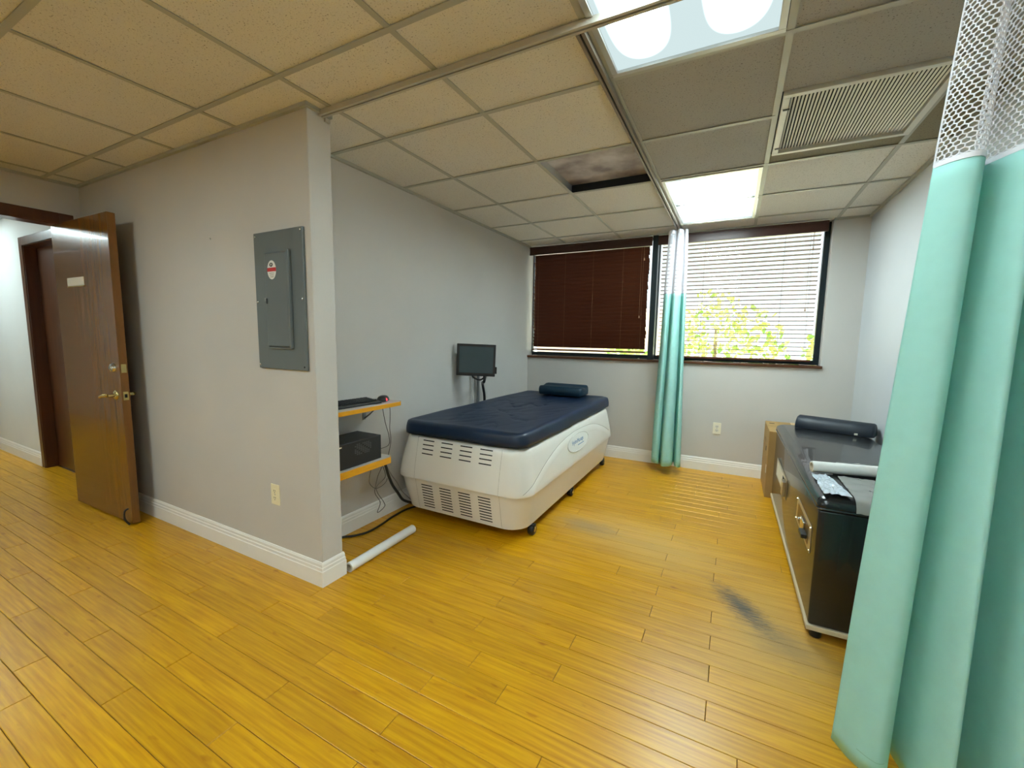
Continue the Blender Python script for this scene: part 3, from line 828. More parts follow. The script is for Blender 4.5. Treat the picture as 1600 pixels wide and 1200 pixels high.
# right-hand curtain, near the viewer
ct = [(.452, 1.475), (.478, 1.440), (.505, 1.436), (.523, 1.475), (.528, 1.515), (.540, 1.470), (.566, 1.425), (.590, 1.440), (.602, 1.500), (.618, 1.455), (.645, 1.415), (.672, 1.45), (.682, 1.505), (.70, 1.45), (.73, 1.42), (.755, 1.46), (.765, 1.51), (.785, 1.45), (.815, 1.425), (.84, 1.47), (.855, 1.51), (.875, 1.45), (.90, 1.44)]
cb = [(.338, 1.485), (.375, 1.425), (.425, 1.395), (.458, 1.450), (.462, 1.62), (.492, 1.50), (.532, 1.345), (.556, 1.365), (.590, 1.600), (.622, 1.50), (.648, 1.330), (.690, 1.37), (.712, 1.575), (.735, 1.45), (.765, 1.345), (.795, 1.42), (.80, 1.55), (.82, 1.44), (.85, 1.36), (.872, 1.45), (.878, 1.54), (.895, 1.45), (.918, 1.42)]
curtain('teal privacy curtain close to the viewer beside the black table', ct, cb, 2.315, 1.747, .105, .004, .0125, (.62, 1.45, .1))
c2t = [(-.612, 4.345), (-.590, 4.300), (-.565, 4.292), (-.548, 4.340), (-.552, 4.385), (-.538, 4.350), (-.520, 4.285), (-.496, 4.290), (-.482, 4.340), (-.492, 4.388), (-.474, 4.350), (-.460, 4.31), (-.447, 4.325), (-.449, 4.365)]
c2b = [(-.668, 4.350), (-.648, 4.290), (-.612, 4.262), (-.590, 4.300), (-.600, 4.385), (-.580, 4.330), (-.545, 4.215), (-.485, 4.220), (-.462, 4.300), (-.475, 4.395), (-.446, 4.340), (-.418, 4.275), (-.396, 4.300), (-.400, 4.370)]
curtain('teal privacy curtain bunched at the end of its track before the window', c2t, c2b, 2.322, 1.742, .085, .010, .0115, (-.53, 4.33, .08), wob=.012, sw=.0019)

# ================================================================== PARTITION FITTINGS
t = thing('electrical_panel', (-2.05, SY, 1.12), 'grey metal electrical panel with an oval red and white sticker', 'electrical panel')
box('cover', M_PANEL, (-2.244, SY-.014, 1.122, -1.858, SY-.0005, 1.816), t, bevel=.004)
dr = box('panel_door', M_PANEL, (-2.143, SY-.026, 1.238, -1.966, SY-.0145, 1.708), t, bevel=.006)
box('hinge_edge', M_PANEL, (-1.962, SY-.030, 1.228, -1.949, SY-.014, 1.716), t, bevel=.003)
box('door_lip', M_PANEL, (-2.143, SY-.024, 1.226, -1.966, SY-.0145, 1.234), t, bevel=.002)
box('latch', M_BLACK, (-2.135, SY-.031, 1.455, -2.126, SY-.026, 1.482), dr, bevel=.002)
box('latch_catch', M_STEEL, (-2.163, SY-.020, 1.468, -2.150, SY-.0145, 1.486), t, bevel=.002)
def disc(name, m, cx, cz, rx, rz, y, th, parent, n=24, z0=-9, z1=9):
    pts = []
    for k in range(n):
        a = 2*PI*k/n; z = max(z0, min(z1, rz*math.sin(a))); x = rx*math.cos(math.asin(max(-1, min(1, z/rz))))
        pts.append((cx+(x if math.cos(a) >= 0 else -x), cz+z))
    return MB().prism(pts, 'y', y-th, y).build(name, m, parent)
st = disc('sticker', mat('sticker_white', rgb(238, 238, 234), .4), -2.083, 1.622, .035, .047, SY-.0262, .0005, dr)
disc('sticker_band', M_RED, -2.083, 1.622, .035, .047, SY-.0268, .0004, st, z0=-.008, z1=.011)
MB().tube(spline([(-2.088, SY-.0272, 1.656), (-2.094, SY-.0272, 1.645), (-2.084, SY-.0272, 1.640), (-2.076, SY-.0272, 1.648), (-2.080, SY-.0272, 1.655)], 4), .0028, 6).build('sticker_emblem', M_BLACK, st)
for q in range(3): box('sticker_line', M_GASKET, (-2.103+.003*q, SY-.0270, 1.604-.009*q, -2.063-.003*q, SY-.0266, 1.607-.009*q), st)
for sx, sz in ((-2.230, 1.796), (-1.873, 1.800), (-2.230, 1.466), (-1.873, 1.474), (-2.232, 1.142)):
    MB().lathe([(.006, 0), (.006, .002), (.003, .0035)], 10, frame_m((sx, SY-.0138, sz), (1, 0, 0), (0, 0, 1), (0, -1, 0))).build('screw', M_CHROME, t, smooth=True)
MB().lathe([(.005, 0), (.005, .0008)], 10, frame_m((-1.876, SY-.0138, 1.140), (1, 0, 0), (0, 0, 1), (0, -1, 0))).build('screw_hole', M_VOID, t)

def outlet(cx, cz, y, label):
    t = thing('wall_outlet', (cx, y, cz-.058), label, 'outlet', 'wall outlets')
    box('plate', M_IVORY if y < 3 else M_CREAM, (cx-.036, y-.006, cz-.0575, cx+.036, y-.0005, cz+.0575), t, bevel=.003)
    for s in (-1, 1):
        z = cz+s*.0195
        r = disc('receptacle', M_IVORY if y < 3 else mat('recept_white', rgb(226, 222, 210), .4), cx, z, .0175, .0175, y-.006, .0022, t, z0=-.0135, z1=.0135)
        for dx, hh in ((-.006, .0045), (.006, .0038)):
            box('slot', M_VOID, (cx+dx-.0013, y-.0088, z-hh+.003, cx+dx+.0013, y-.0080, z+hh+.003), r)
        disc('ground_hole', M_VOID, cx, z-.008, .0026, .0026, y-.0080, .0008, r, n=10)
    MB().lathe([(.0035, 0), (.0035, .0012), (.002, .002)], 10, frame_m((cx, y-.0058, cz), (1, 0, 0), (0, 0, 1), (0, -1, 0))).build('screw', M_STEEL, t)
outlet(-2.174, .427, SY, 'ivory wall outlet low on the partition below the electrical panel')
outlet(-.097, .441, BK, 'white wall outlet under the window between curtain and carton')
nl = MB().tube(spline([(-2.660, SY-.0005, 1.832), (-2.652, SY-.009, 1.832), (-2.640, SY-.012, 1.824)], 3), .003, 6).build('wall_hook', M_STEEL)
tag(nl, 'tiny bent metal hook in the partition wall', 'hook')
box_br = box('wall_plug', M_GRID, (EX+.0005, SY+TH-.035, 2.318, EX+.012, SY+TH-.008, 2.334)); tag(box_br, 'small pale clip at the top of the partition end', 'clip')

# ================================================================== SHELVES WITH COMPUTER
SF = -1.925
def shelf(y1, zt, th, label, brackets, m_top):
    t = thing('wall_shelf', (LX, (SY+TH+y1)/2, zt-th), label, 'shelf', 'yellow edged wall shelves')
    y0 = SY+TH+.004
    MB().prism([(LX+.001, y0), (SF-.006, y0), (SF-.006, y1-.03), (SF-.03, y1-.006), (LX+.001, y1-.006)], 'z', zt-th, zt).build('board', m_top, t)
    MB().prism([(SF-.006, y0), (SF, y0), (SF, y1-.027), (SF-.028, y1), (LX+.001, y1), (LX+.001, y1-.006), (SF-.03, y1-.006), (SF-.006, y1-.03)], 'z', zt-th-.001, zt-.001).build('edge_band', M_SHELF, t, bevel=.0015)
    for by in brackets:
        z = zt-th-.001
        b = MB().box(LX+.001, by-.012, z-.11, LX+.005, by+.012, z).box(LX+.005, by-.012, z-.004, LX+.17, by+.012, z)
        b.tube(spline([(LX+.004, by, z-.10), (LX+.05, by, z-.07), (LX+.10, by, z-.03), (LX+.14, by, z-.004)], 5), .005, 6)
        b.build('bracket', M_STEEL, t)
    return t
shelf(2.135, .872, .026, 'upper yellow edged shelf holding the keyboard and mouse', (1.60, 2.03), M_LAM)
shelf(2.035, .522, .042, 'lower yellow edged shelf holding the black computer', (1.62, 1.88), M_LAM)
# keyboard
kz = .8725
t = thing('keyboard', (-2.06, 1.76, kz), 'black keyboard on the upper shelf', 'keyboard')
KM = Matrix.Translation((-2.062, 1.765, kz)) @ Matrix.Rotation(math.radians(-4), 4, 'Z')
MB().prism([(-.075, .0), (.075, .0), (.075, .012), (-.06, .026), (-.075, .026)], 'y', -.225, .225, KM).build('case', M_BLACK, t, bevel=.003)
kk = None
for r in range(5):
    for c in range(15):
        x = -.048+r*.021; y = -.205+c*.0287; z = .0255-(x+.06)*.104
        Mx = KM @ Matrix.Translation((x, y, z+.0005))
        if kk is None:
            kk = MB().box(-.0085, -.012, 0, .0085, .012, .006).build('key', mat('key_black', rgb(34, 35, 38), .5), t, bevel=.002, segs=1); kk.matrix_basis = Mx
        else: link_copy(kk, 'key', t, Mx)
# mouse
t = thing('computer_mouse', (-2.03, 2.055, kz), 'black computer mouse glowing red on the upper shelf', 'mouse')
MM = Matrix.Translation((-2.03, 2.055, kz)) @ Matrix.Rotation(math.radians(25), 4, 'Z')
lp = []
for q in range(7):
    a = q/6*PI/2; s = math.cos(a)**.6 if q < 6 else .05
    lp.append([(p[0]*s, p[1]*s-.006*math.sin(a), .004+.034*math.sin(a)) for p in ring(0, 0, .031, .055, .028, 0, 5)])
lp = [[(p[0]*.9, p[1]*.95, 0.0008) for p in ring(0, 0, .031, .055, .028, 0, 5)]]+lp
m2 = MB().loops(lp); m2.v = [tuple(MM @ Vector(p)) for p in m2.v]
m2.build('shell', M_BLACK, t, smooth=True, angle=70)
mm = bpy.data.materials.new('red_led'); mm.use_nodes = True; _b = mm.node_tree.nodes['Principled BSDF']; _b.inputs['Base Color'].default_value = (.8, .02, .03, 1); _b.inputs['Emission Color'].default_value = (1, .05, .06, 1); _b.inputs['Emission Strength'].default_value = 3
MB().lathe([(.010, 0), (.009, .003), (.003, .006)], 12, MM @ frame_m((.0275, -.020, .014), (0, 1, 0), (-.3, 0, .95), (.95, 0, .3))).build('red_light', mm, t, smooth=True)
MB().tube(spline([MM @ Vector((0, .05, .01)), (-2.06, 2.085, kz+.004), (-2.12, 2.06, kz+.003), (-2.15, 1.98, kz+.003)], 5), .002, 6).build('cord', M_BLACK, t, smooth=True)
# computer
t = thing('computer_tower', (-2.06, 1.73, .5225), 'black desktop computer lying on the lower shelf', 'computer')
cs = box('case', mat('pc_black', rgb(30, 31, 33), .45, var=.1), (-2.165, 1.55, .5235, -1.955, 1.955, .676), t, bevel=.004)
for r in range(7):
    for c in range(9):
        if (r in (0, 6) and c in (0, 8)) or (r+c) % 5 == 4: continue
        box('vent_hole', mat('vent_mesh', rgb(92, 94, 96), .5, .4), (-1.9552, 1.742+c*.0148, .590+r*.0100, -1.9545, 1.752+c*.0148, .5955+r*.0100), cs)
box('front_label', M_CREAM, (-1.9552, 1.60, .655, -1.9545, 1.648, .662), cs)
# cables by the shelves
def cable(name, label, pts, r, m=None, n=6, k=6, group='cables by the shelves'):
    o = MB().tube(spline(pts, k), r, n).build(name, m or M_BLACK, smooth=True)
    return tag(o, label, 'cable', group)
GC = mat('grey_cable', rgb(70, 68, 64), .5)
cable('thin_cable', 'thin grey cable hanging from the upper shelf nearer the wall', [(-2.11, 2.125, .84), (-2.12, 2.14, .80), (-2.12, 2.163, .696), (-2.12, 2.196, .593), (-2.12, 2.185, .53), (-2.12, 2.06, .5265)], .0022, GC)
cable('thin_cable', 'thin grey cable hanging from the upper shelf end', [(-2.08, 2.15, .85), (-2.11, 2.198, .80), (-2.12, 2.209, .721), (-2.12, 2.204, .65), (-2.12, 2.213, .556), (-2.12, 2.18, .45), (-2.12, 2.14, .40)], .0022, GC)
cable('power_cable', 'black cable bent down behind the computer', [(-2.02, 1.957, .655), (-2.02, 1.985, .655), (-2.02, 1.998, .63), (-2.03, 2.0, .56), (-2.04, 2.005, .5275)], .0032)
cable('thin_cable', 'thin cable looped under the lower shelf', [(-2.08, 1.985, .478), (-2.085, 1.99, .42), (-2.09, 1.98, .371), (-2.09, 1.98, .32), (-2.09, 2.029, .272), (-2.09, 2.085, .27), (-2.09, 2.128, .288), (-2.09, 2.14, .309)], .0022, GC)
cable('thin_cable', 'long thin cable dangling to the alcove baseboard', [(-2.12, 2.10, .478), (-2.115, 2.115, .40), (-2.12, 2.082, .335), (-2.12, 2.056, .258), (-2.12, 2.058, .215), (-2.12, 2.101, .141), (-2.12, 2.072, .079), (-2.12, 2.140, .097), (-2.12, 2.133, .135), (-2.13, 2.086, .216), (-2.13, 2.083, .265), (-2.13, 2.159, .302), (-2.13, 2.153, .36), (-2.13, 2.10, .478)], .0022, GC)
cable('cable_bundle', 'thick black cable bundle sloping from the lower shelf to the bed', [(-2.07, 2.045, .478), (-2.085, 2.115, .42), (-2.09, 2.15, .336), (-2.095, 2.195, .246), (-2.10, 2.255, .165), (-2.105, 2.315, .09), (-2.08, 2.38, .05)], .010, n=8)
cable('grey_cable', 'grey cable beside the thick black bundle', [(-2.150, 2.10, .478), (-2.153, 2.18, .401), (-2.153, 2.245, .297), (-2.153, 2.305, .217), (-2.15, 2.35, .14), (-2.12, 2.43, .04)], .004, mat('light_cable', rgb(150, 146, 140), .5))
cable('floor_cable', 'black power cord lying on the floor from the partition to the bed', [(-2.12, 1.60, .008), (-2.156, 1.78, .008), (-2.105, 1.85, .008), (-2.067, 1.934, .008), (-2.072, 2.06, .008), (-2.096, 2.202, .008), (-2.09, 2.381, .008), (-1.98, 2.6, .008)], .0075, mat('cord_brownblack', rgb(34, 26, 18), .4), n=8)

# paper roll on the floor
t = thing('paper_roll', (-1.81, 1.82, 0), 'white paper roll lying on the floor by the partition end', 'paper roll', 'rolls of table paper')
a, b_ = Vector((-1.802, 1.545, .0275)), Vector((-1.815, 2.085, .0275))
d = (b_-a).normalized()
Mr = frame_m(a, (0, 0, 1), d.cross(Vector((0, 0, 1))), d)
Lr = (b_-a).length
mb = MB()
def hollow(mb, ro, ri, L, M, n=20):
    lo = [[(r*math.cos(2*PI*k/n), r*math.sin(2*PI*k/n), z) for k in range(n)] for r, z in ((ri, 0), (ro, 0), (ro, L), (ri, L), (ri, 0))]
    lo = [[tuple(M @ Vector(p)) for p in l] for l in lo]
    mb.loops(lo, cap0=False, cap1=False); return mb
hollow(mb, .0272, .019, Lr, Mr).build('paper', M_PAPER, t, smooth=True)
hollow(MB(), .0189, .0165, Lr+.002, Mr @ Matrix.Translation((0, 0, -.001))).build('core', mat('core_card', rgb(200, 190, 170), .7), t, smooth=True)

# ================================================================== MASSAGE BED
t = bed = thing('massage_bed', (-1.58, 3.28, 0), 'white moulded massage bed with vent slots and a navy cover', 'massage bed')
BX, BY, HXB, HYB, BR, WZ = -1.588, 3.28, .533, 1.062, .135, .318
def sec(z):
    """inset of the shell at height z"""
    if z < WZ-.002: return .012+.042*((WZ-z)/(WZ-.08))**1.1
    return .046*((z-WZ)/(.60-WZ))**1.3
def shell(name, zs, extra):
    loops = [ring(BX, BY, HXB-sec(z)-e, HYB-sec(z)*1.15-e, BR-e, z, 10) for z, e in [(z, 0) for z in zs]+extra]
    return MB().loops(loops).build(name, M_BED, bed, smooth=True, angle=35)
low = shell('lower_shell', [.080, .12, .16, .20, .24, .28, WZ-.007], [(WZ-.003, .012)])
upl = [ring(BX, BY, HXB-.016, HYB-.016, BR-.015, WZ-.005, 10), ring(BX, BY, HXB-.001, HYB-.001, BR, WZ-.002, 10)]
upl += [ring(BX, BY, HXB-sec(z), HYB-sec(z)*1.15, BR, z, 10) for z in (WZ+.004, .35, .40, .45, .50, .55, .585)]
upl += [ring(BX, BY, HXB-.046-e, HYB-.053-e, BR-e, z, 10) for z, e in ((.598, .004), (.606, .014), (.608, .04))]
up = MB().loops(upl).build('upper_shell', M_BED, bed, smooth=True, angle=35)
# base frame below the shell
box('base_frame', M_BLACK, (BX-.36, BY-.86, .062, BX+.36, BY+.86, .081), bed)
def yfront(z): return BY-HYB+sec(z)*1.15
def xside(z): return BX+HXB-sec(z)
def xsurf(y, z):
    c = BY-HYB+sec(z)*1.15+BR
    c2 = BY+HYB-sec(z)*1.15-BR
    d = c-y if y < c else (y-c2 if y > c2 else 0)
    return xside(z)-BR+math.sqrt(max(BR*BR-d*d, 0))
def slot(cx, z, w, parent):
    dz = .01; sl_ = (yfront(z+dz)-yfront(z-dz))/(2*dz)
    n = Vector((0, -1, sl_)).normalized(); u = Vector((0, sl_, 1)).normalized()
    M = frame_m((cx, yfront(z), z), (1, 0, 0), u, n)
    MB().box(-w/2, -.0036, -.001, w/2, .0036, .0006, M).build('vent_slot', M_VOID, parent)
for c in range(4):
    for r in range(4): slot(-1.822+c*.1545, .585-r*.0295, .093, up)
    for r in range(9): slot(-1.822+c*.1545, .276-r*.0205, .093, low)
for sx in (-1.915, -1.245):
    for z0, z1, par in ((WZ+.001, .600, up), (.085, WZ-.008, low)):
        pts = [(sx, yfront(z0+(z1-z0)*q/8)-.0002, z0+(z1-z0)*q/8) for q in range(9)]
        MB().tube(pts, .0009, 5).build('seam', M_GASKET, par)
for sx, z, par in ((-1.945, .465, up), (-1.945, .240, low), (-1.215, .500, up), (-1.215, .225, low), (-1.918, .597, up)):
    MB().lathe([(.005, 0), (.004, .002)], 8, frame_m((sx, yfront(z)+.0005+(.012 if sx < -1.92 else .006), z), (1, 0, 0), (0, 0, 1), (0, -1, 0))).build('screw', M_BLACK, par)
arch = [(2.262, .335), (2.324, .373), (2.453, .424), (2.611, .476), (2.802, .521), (3.034, .551), (3.289, .560), (3.574, .548), (3.758, .522), (3.984, .460), (4.154, .393)]
ap = spline([(xsurf(y, z)+.0005, y, z) for y, z in arch], 6)
# raised crescent under the arch line: a thin moulded lip
lipA = [Vector((xsurf(p.y, p.z)+.0002, p.y, p.z)) for p in ap]
lipB = [Vector((xsurf(p.y, p.z)+.005, p.y, p.z-.005)) for p in ap]
lipC = [Vector((xsurf(p.y, max(WZ+.002, p.z-.06))+.0002, p.y, max(WZ+.002, p.z-.06))) for p in ap]
MB().loops([lipA, lipB, lipC], closed=False).build('arch_moulding', M_BED, up, smooth=True, angle=50)
MB().tube([Vector((xsurf(p.y, p.z)+.0008, p.y, p.z+.0012)) for p in ap], .0016, 6).build('arch_groove', M_GASKET, up)
# oval badge with its lettering
bz, by_ = .470, 3.245
nrm = Vector((1, 0, (xside(bz-.05)-xside(bz+.05))/.1)).normalized(); upv = Vector((-nrm.z, 0, nrm.x))
BM = frame_m((xside(bz)+.004, by_, bz), (0, 1, 0), upv, nrm)
ov = [(.245*math.cos(2*PI*k/36), .066*math.sin(2*PI*k/36)) for k in range(36)]
bd = MB().prism(ov, 'z', -.006, .002, BM).build('badge', mat('badge_white', rgb(228, 231, 228), .3), up, bevel=.0015)
MB().tube([BM @ Vector((x*1.02, y*1.03, .001)) for x, y in ov+ov[:1]], .0035, 6).build('badge_rim', M_BED, bd, smooth=True)
text_mesh('lettering', 'HydroMassage', .046, M_BLUE, bd, BM @ Matrix.Translation((-.02, .012, .0024)))
box('badge_line', M_BLUE, (-.03, -.026, .002, .12, -.020, .0026), bd, M=BM)
# casters
for cx, cy in ((-1.112, 2.452), (-1.128, 3.250), (-1.135, 4.225), (-2.04, 2.475), (-2.04, 4.235)):
    c = box('caster_bracket', M_BLACK, (cx-.02, cy-.018, .055, cx+.02, cy+.018, .075), bed, bevel=.003)
    MB().tube([(cx-.02, cy, .036), (cx-.014, cy, .036), (cx+.014, cy, .036), (cx+.02, cy, .036)], [.030, .0355, .0355, .030], 16).build('wheel', M_BLACK, c, smooth=True, angle=50)
    MB().tube([(cx-.022, cy, .036), (cx+.022, cy, .036)], .014, 10).build('hub', M_CHROME, c)
    box('fork', M_CHROME, (cx-.024, cy-.008, .034, cx-.0215, cy+.008, .06), c); box('fork', M_CHROME, (cx+.0215, cy-.008, .034, cx+.024, cy+.008, .06), c)
# navy cover over the mattress
NX, NY = 44, 84
X0, X1, Y0, Y1 = -2.062, -1.112, 2.275, 4.335
def cover_xy(i, j, grow=0.):
    x = X0+(X1-X0)*i/NX; y = Y0+(Y1-Y0)*j/NY; r = .085
    cx = min(max(x, X0+r), X1-r); cy = min(max(y, Y0+r), Y1-r)
    d = Vector((x-cx, y-cy))
    m = max(abs(d.x), abs(d.y))
    if d.length > 1e-6 and abs(d.x) > 1e-6 and abs(d.y) > 1e-6: d = d*(m/d.length)
    o = Vector((0, 0))
    return cx+d.x, cy+d.y
def cover_z(x, y):
    e = min(x-X0, X1-x, y-Y0, Y1-y)
    rim = .712-.018*(1-math.exp(-max(e-.03, 0)/.10))
    p = Vector((x*2.2, y*2.2, 1.3))
    w = noise.noise(p)*.007
    # creases radiating along the middle
    cr = abs(noise.noise(Vector((x*5.5+y*2.2, y*1.6-x*1.5, 4.7))))
    ed = min(1, max(0, e)/.14)*(.25+.75*math.exp(-((x+1.62)/.24)**2))
    w += -.020*math.exp(-(cr/.05)**2)*ed*(.6+.6*noise.noise(Vector((x*3, y*3, 9))))
    cr2 = abs(noise.noise(Vector((x*9-y*4, y*3.0, 14.2))))
    w += -.006*math.exp(-(cr2/.07)**2)*ed
    rnd = .012*math.exp(-max(e, 0)/.009)
    return rim+w-rnd
mb = MB(); vs = []; idx = {}
for j in range(NY+1):
    for i in range(NX+1):
        x, y = cover_xy(i, j); e = min(x-X0, X1-x, y-Y0, Y1-y)
        idx[(i, j)] = len(vs); vs.append((x, y, cover_z(x, y) if 0 < i < NX and 0 < j < NY else .700+.004*noise.noise(Vector((x*4, y*4, 2)))))
fs = [(idx[(i, j)], idx[(i+1, j)], idx[(i+1, j+1)], idx[(i, j+1)]) for j in range(NY) for i in range(NX)]
per = [(i, 0) for i in range(NX)]+[(NX, j) for j in range(NY)]+[(i, NY) for i in range(NX, 0, -1)]+[(0, j) for j in range(NY, 0, -1)]
prev = [idx[q] for q in per]
for dzz, out in ((.684, .006), (.66, .011), (.635, .013), (.6115, .012)):
    cur = []
    for q in per:
        x, y = cover_xy(*q); dx, dy = x-BX, y-BY
        nx = max(-1, min(1, (x-(X0+X1)/2)/((X1-X0)/2)))**9; ny = max(-1, min(1, (y-(Y0+Y1)/2)/((Y1-Y0)/2)))**9
        l = math.hypot(nx, ny) or 1
        wv = .006*noise.noise(Vector((x*7, y*7, 5)))
        z = dzz+(wv if dzz < .66 else wv*.5)+(.022*noise.noise(Vector((x*2.5, y*2.5, 8))) if dzz < .65 else 0)
        cur.append(len(vs)); vs.append((x+nx/l*out, y+ny/l*out, max(z, .6095)))
    nper = len(per)
    fs += [(prev[k], cur[k], cur[(k+1) % nper], prev[(k+1) % nper]) for k in range(nper)]
    prev = cur
fs.append(tuple(prev))
mb.add(vs, fs)
o = mb.build('mattress_cover', M_NAVY, bed, smooth=True, angle=180)
# pillow on the bed
t = thing('pillow', (-1.575, 4.2, .70), 'dark teal contoured pillow on the navy massage bed', 'pillow')
prof = [(-.135, .010), (-.15, .036), (-.143, .066), (-.112, .080), (-.055, .078), (0, .076), (.055, .084), (.105, .090), (.138, .074), (.15, .040), (.135, .010)]
prof = [(p[0], p[1]) for p in [(v.x, v.y) for v in spline([Vector((a, b, 0)) for a, b in prof], 4)]]
lp = []
for q, s in ((-1, .55), (-.985, .80), (-.95, .93), (-.88, 1), (-.4, 1), (.4, 1), (.88, 1), (.95, .93), (.985, .80), (1, .55)):
    lp.append([(-1.575+q*.242, 4.205+a*s*.9, .700+.06+(b*1.28-.06)*s) for a, b in prof])
MB().loops(lp).build('cushion', M_TEALNAVY, t, smooth=True, angle=80)

# monitor on its pole behind the bed
t = thing('monitor', (-2.15, 3.42, 0), 'small flat monitor on a grey pole behind the massage bed', 'monitor')
MC = Matrix.Translation((-2.0, 3.145, 1.10)) @ Matrix.Rotation(math.radians(30), 4, 'Z') @ Matrix.Rotation(math.radians(1.6), 4, 'Y')
bz_ = box('bezel', M_BLACK, (-.170, -.016, -.140, .170, .018, .140), t, bevel=.005, M=MC)
box('screen', M_SCREEN, (-.146, -.0172, -.112, .150, -.0155, .118), bz_, M=MC)
box('back_shell', M_BLACK, (-.12, .018, -.10, .12, .042, .10), bz_, bevel=.01, M=MC)
box('side_card_reader', M_BLACK, (.170, -.006, -.115, .184, .014, -.055), bz_, bevel=.002, M=MC)
MB().tube(spline([MC @ Vector((0, .04, -.02)), (-2.06, 3.26, 1.07), (-2.14, 3.40, 1.05)], 5), .014, 10).build('arm', M_BLACK, t, smooth=True)
MB().tube([(-2.152, 3.42, .006), (-2.152, 3.42, 1.08)], .015, 14).build('pole', mat('pole_grey', rgb(120, 124, 126), .35, .6), t, smooth=True)
MB().tube([(-2.160, 3.335, .14), (-2.160, 3.335, .98)], .009, 10).build('conduit', mat('conduit_pale', rgb(190, 188, 184), .4), t, smooth=True)
MB().lathe([(.03, 0), (.03, .006), (.015, .012)], 16, Matrix.Translation((-2.135, 3.42, 0))).build('foot', M_STEEL, t, smooth=True)
MB().tube(spline([MC @ Vector((-.03, -.004, -.138)), MC @ Vector((-.01, -.010, -.158)), MC @ Vector((.035, -.012, -.172)), MC @ Vector((.065, -.008, -.160)), MC @ Vector((.075, -.004, -.138))], 6), .008, 8).build('cable_loop', M_BLACK, t, smooth=True)
MB().tube(spline([MC @ Vector((.085, -.004, -.138)), MC @ Vector((.075, .0, -.19)), (-2.12, 3.45, .86), (-2.14, 3.52, .72), (-2.145, 3.53, .55)], 6), .013, 8).build('cable', M_BLACK, t, smooth=True)

# ================================================================== EXAM TABLE, CARTON, ROLL
AT = math.radians(.55)
TM = Matrix.Translation((.366, 2.145, 0)) @ Matrix.Rotation(AT, 4, 'Z')
TWd, TLn = .545, 1.80
t = tab = thing('exam_table', (.64, 3.05, 0), 'black vinyl covered treatment table with recessed side latches', 'treatment table')
box('base_trim', mat('table_trim', rgb(205, 188, 156), .5), (-.006, -.006, .050, TWd+.006, TLn+.006, .072), tab, bevel=.003, M=TM)
box('body', M_VINYL, (0, 0, .072, TWd, TLn, .596), tab, bevel=.012, segs=3, M=TM, smooth=True)
def pad_loops():
    lp = []
    for z, e, r in ((.594, .004, .02), (.600, -.006, .025), (.618, -.008, .03), (.636, -.002, .035), (.648, .012, .04), (.655, .035, .04)):
        lp.append([tuple(TM @ Vector((p[0], p[1], p[2]))) for p in ring(TWd/2, TLn/2, TWd/2-e, TLn/2-e, r, z, 5)])
    return lp
MB().loops(pad_loops()).build('pad', M_VINYL, tab, smooth=True, angle=60)
pp = ring(TWd/2, TLn/2, TWd/2+.006, TLn/2+.006, .026, .603, 5)
MB().tube([TM @ Vector(p) for p in pp+pp[:1]], .005, 6).build('piping', mat('piping_vinyl', rgb(44, 46, 52), .15, coat=.5), tab, smooth=True)
for fx, fy in ((.04, .05), (TWd-.04, .05), (.04, TLn-.05), (TWd-.04, TLn-.05)):
    MB().lathe([(.022, 0), (.024, .01), (.018, .05)], 12, TM @ Matrix.Translation((fx, fy, 0))).build('foot', M_BLACK, tab, smooth=True)
def catch(y0, y1, z0, z1, lab):
    pl = box('latch_plate', mat('latch_nickel', rgb(196, 184, 160), .3, .85), (-.004, y0, z0, -.0002, y1, z1), tab, bevel=.002, M=TM)
    return pl
c1 = catch(.095, .52, .352, .478, 1)
box('recess', mat('recess_bronze', rgb(120, 92, 50), .4, .6), (-.0052, .15, .372, -.0041, .47, .458), c1, M=TM)
MB().tube([TM @ Vector((-.006, .34, .42)), TM @ Vector((-.022, .34, .42))], .008, 8).build('latch_pin', M_CHROME, c1)
box('latch_lever', M_BLACK, (-.030, .16, .392, -.006, .24, .412), c1, bevel=.003, M=TM)
box('latch_lever', M_CHROME, (-.016, .22, .395, -.006, .31, .447), c1, bevel=.002, M=TM)
for yy in (.105, .51):
    MB().lathe([(.005, 0), (.004, .003)], 8, TM @ frame_m((-.004, yy, .468), (0, 1, 0), (0, 0, 1), (-1, 0, 0))).build('rivet', M_CHROME, c1)
    MB().lathe([(.005, 0), (.004, .003)], 8, TM @ frame_m((-.004, yy, .362), (0, 1, 0), (0, 0, 1), (-1, 0, 0))).build('rivet', M_CHROME, c1)
c2 = catch(.965, 1.56, .300, .432, 2)
box('recess', M_CREAM, (-.0052, 1.07, .318, -.0041, 1.50, .416), c2, M=TM)
box('recess_gap', M_VOID, (-.0062, 1.06, .335, -.0053, 1.16, .410), c2, M=TM)
box('latch_lever', mat('latch_nickel', rgb(196, 184, 160), .3), (-.024, .975, .318, -.006, 1.05, .415), c2, bevel=.003, M=TM)
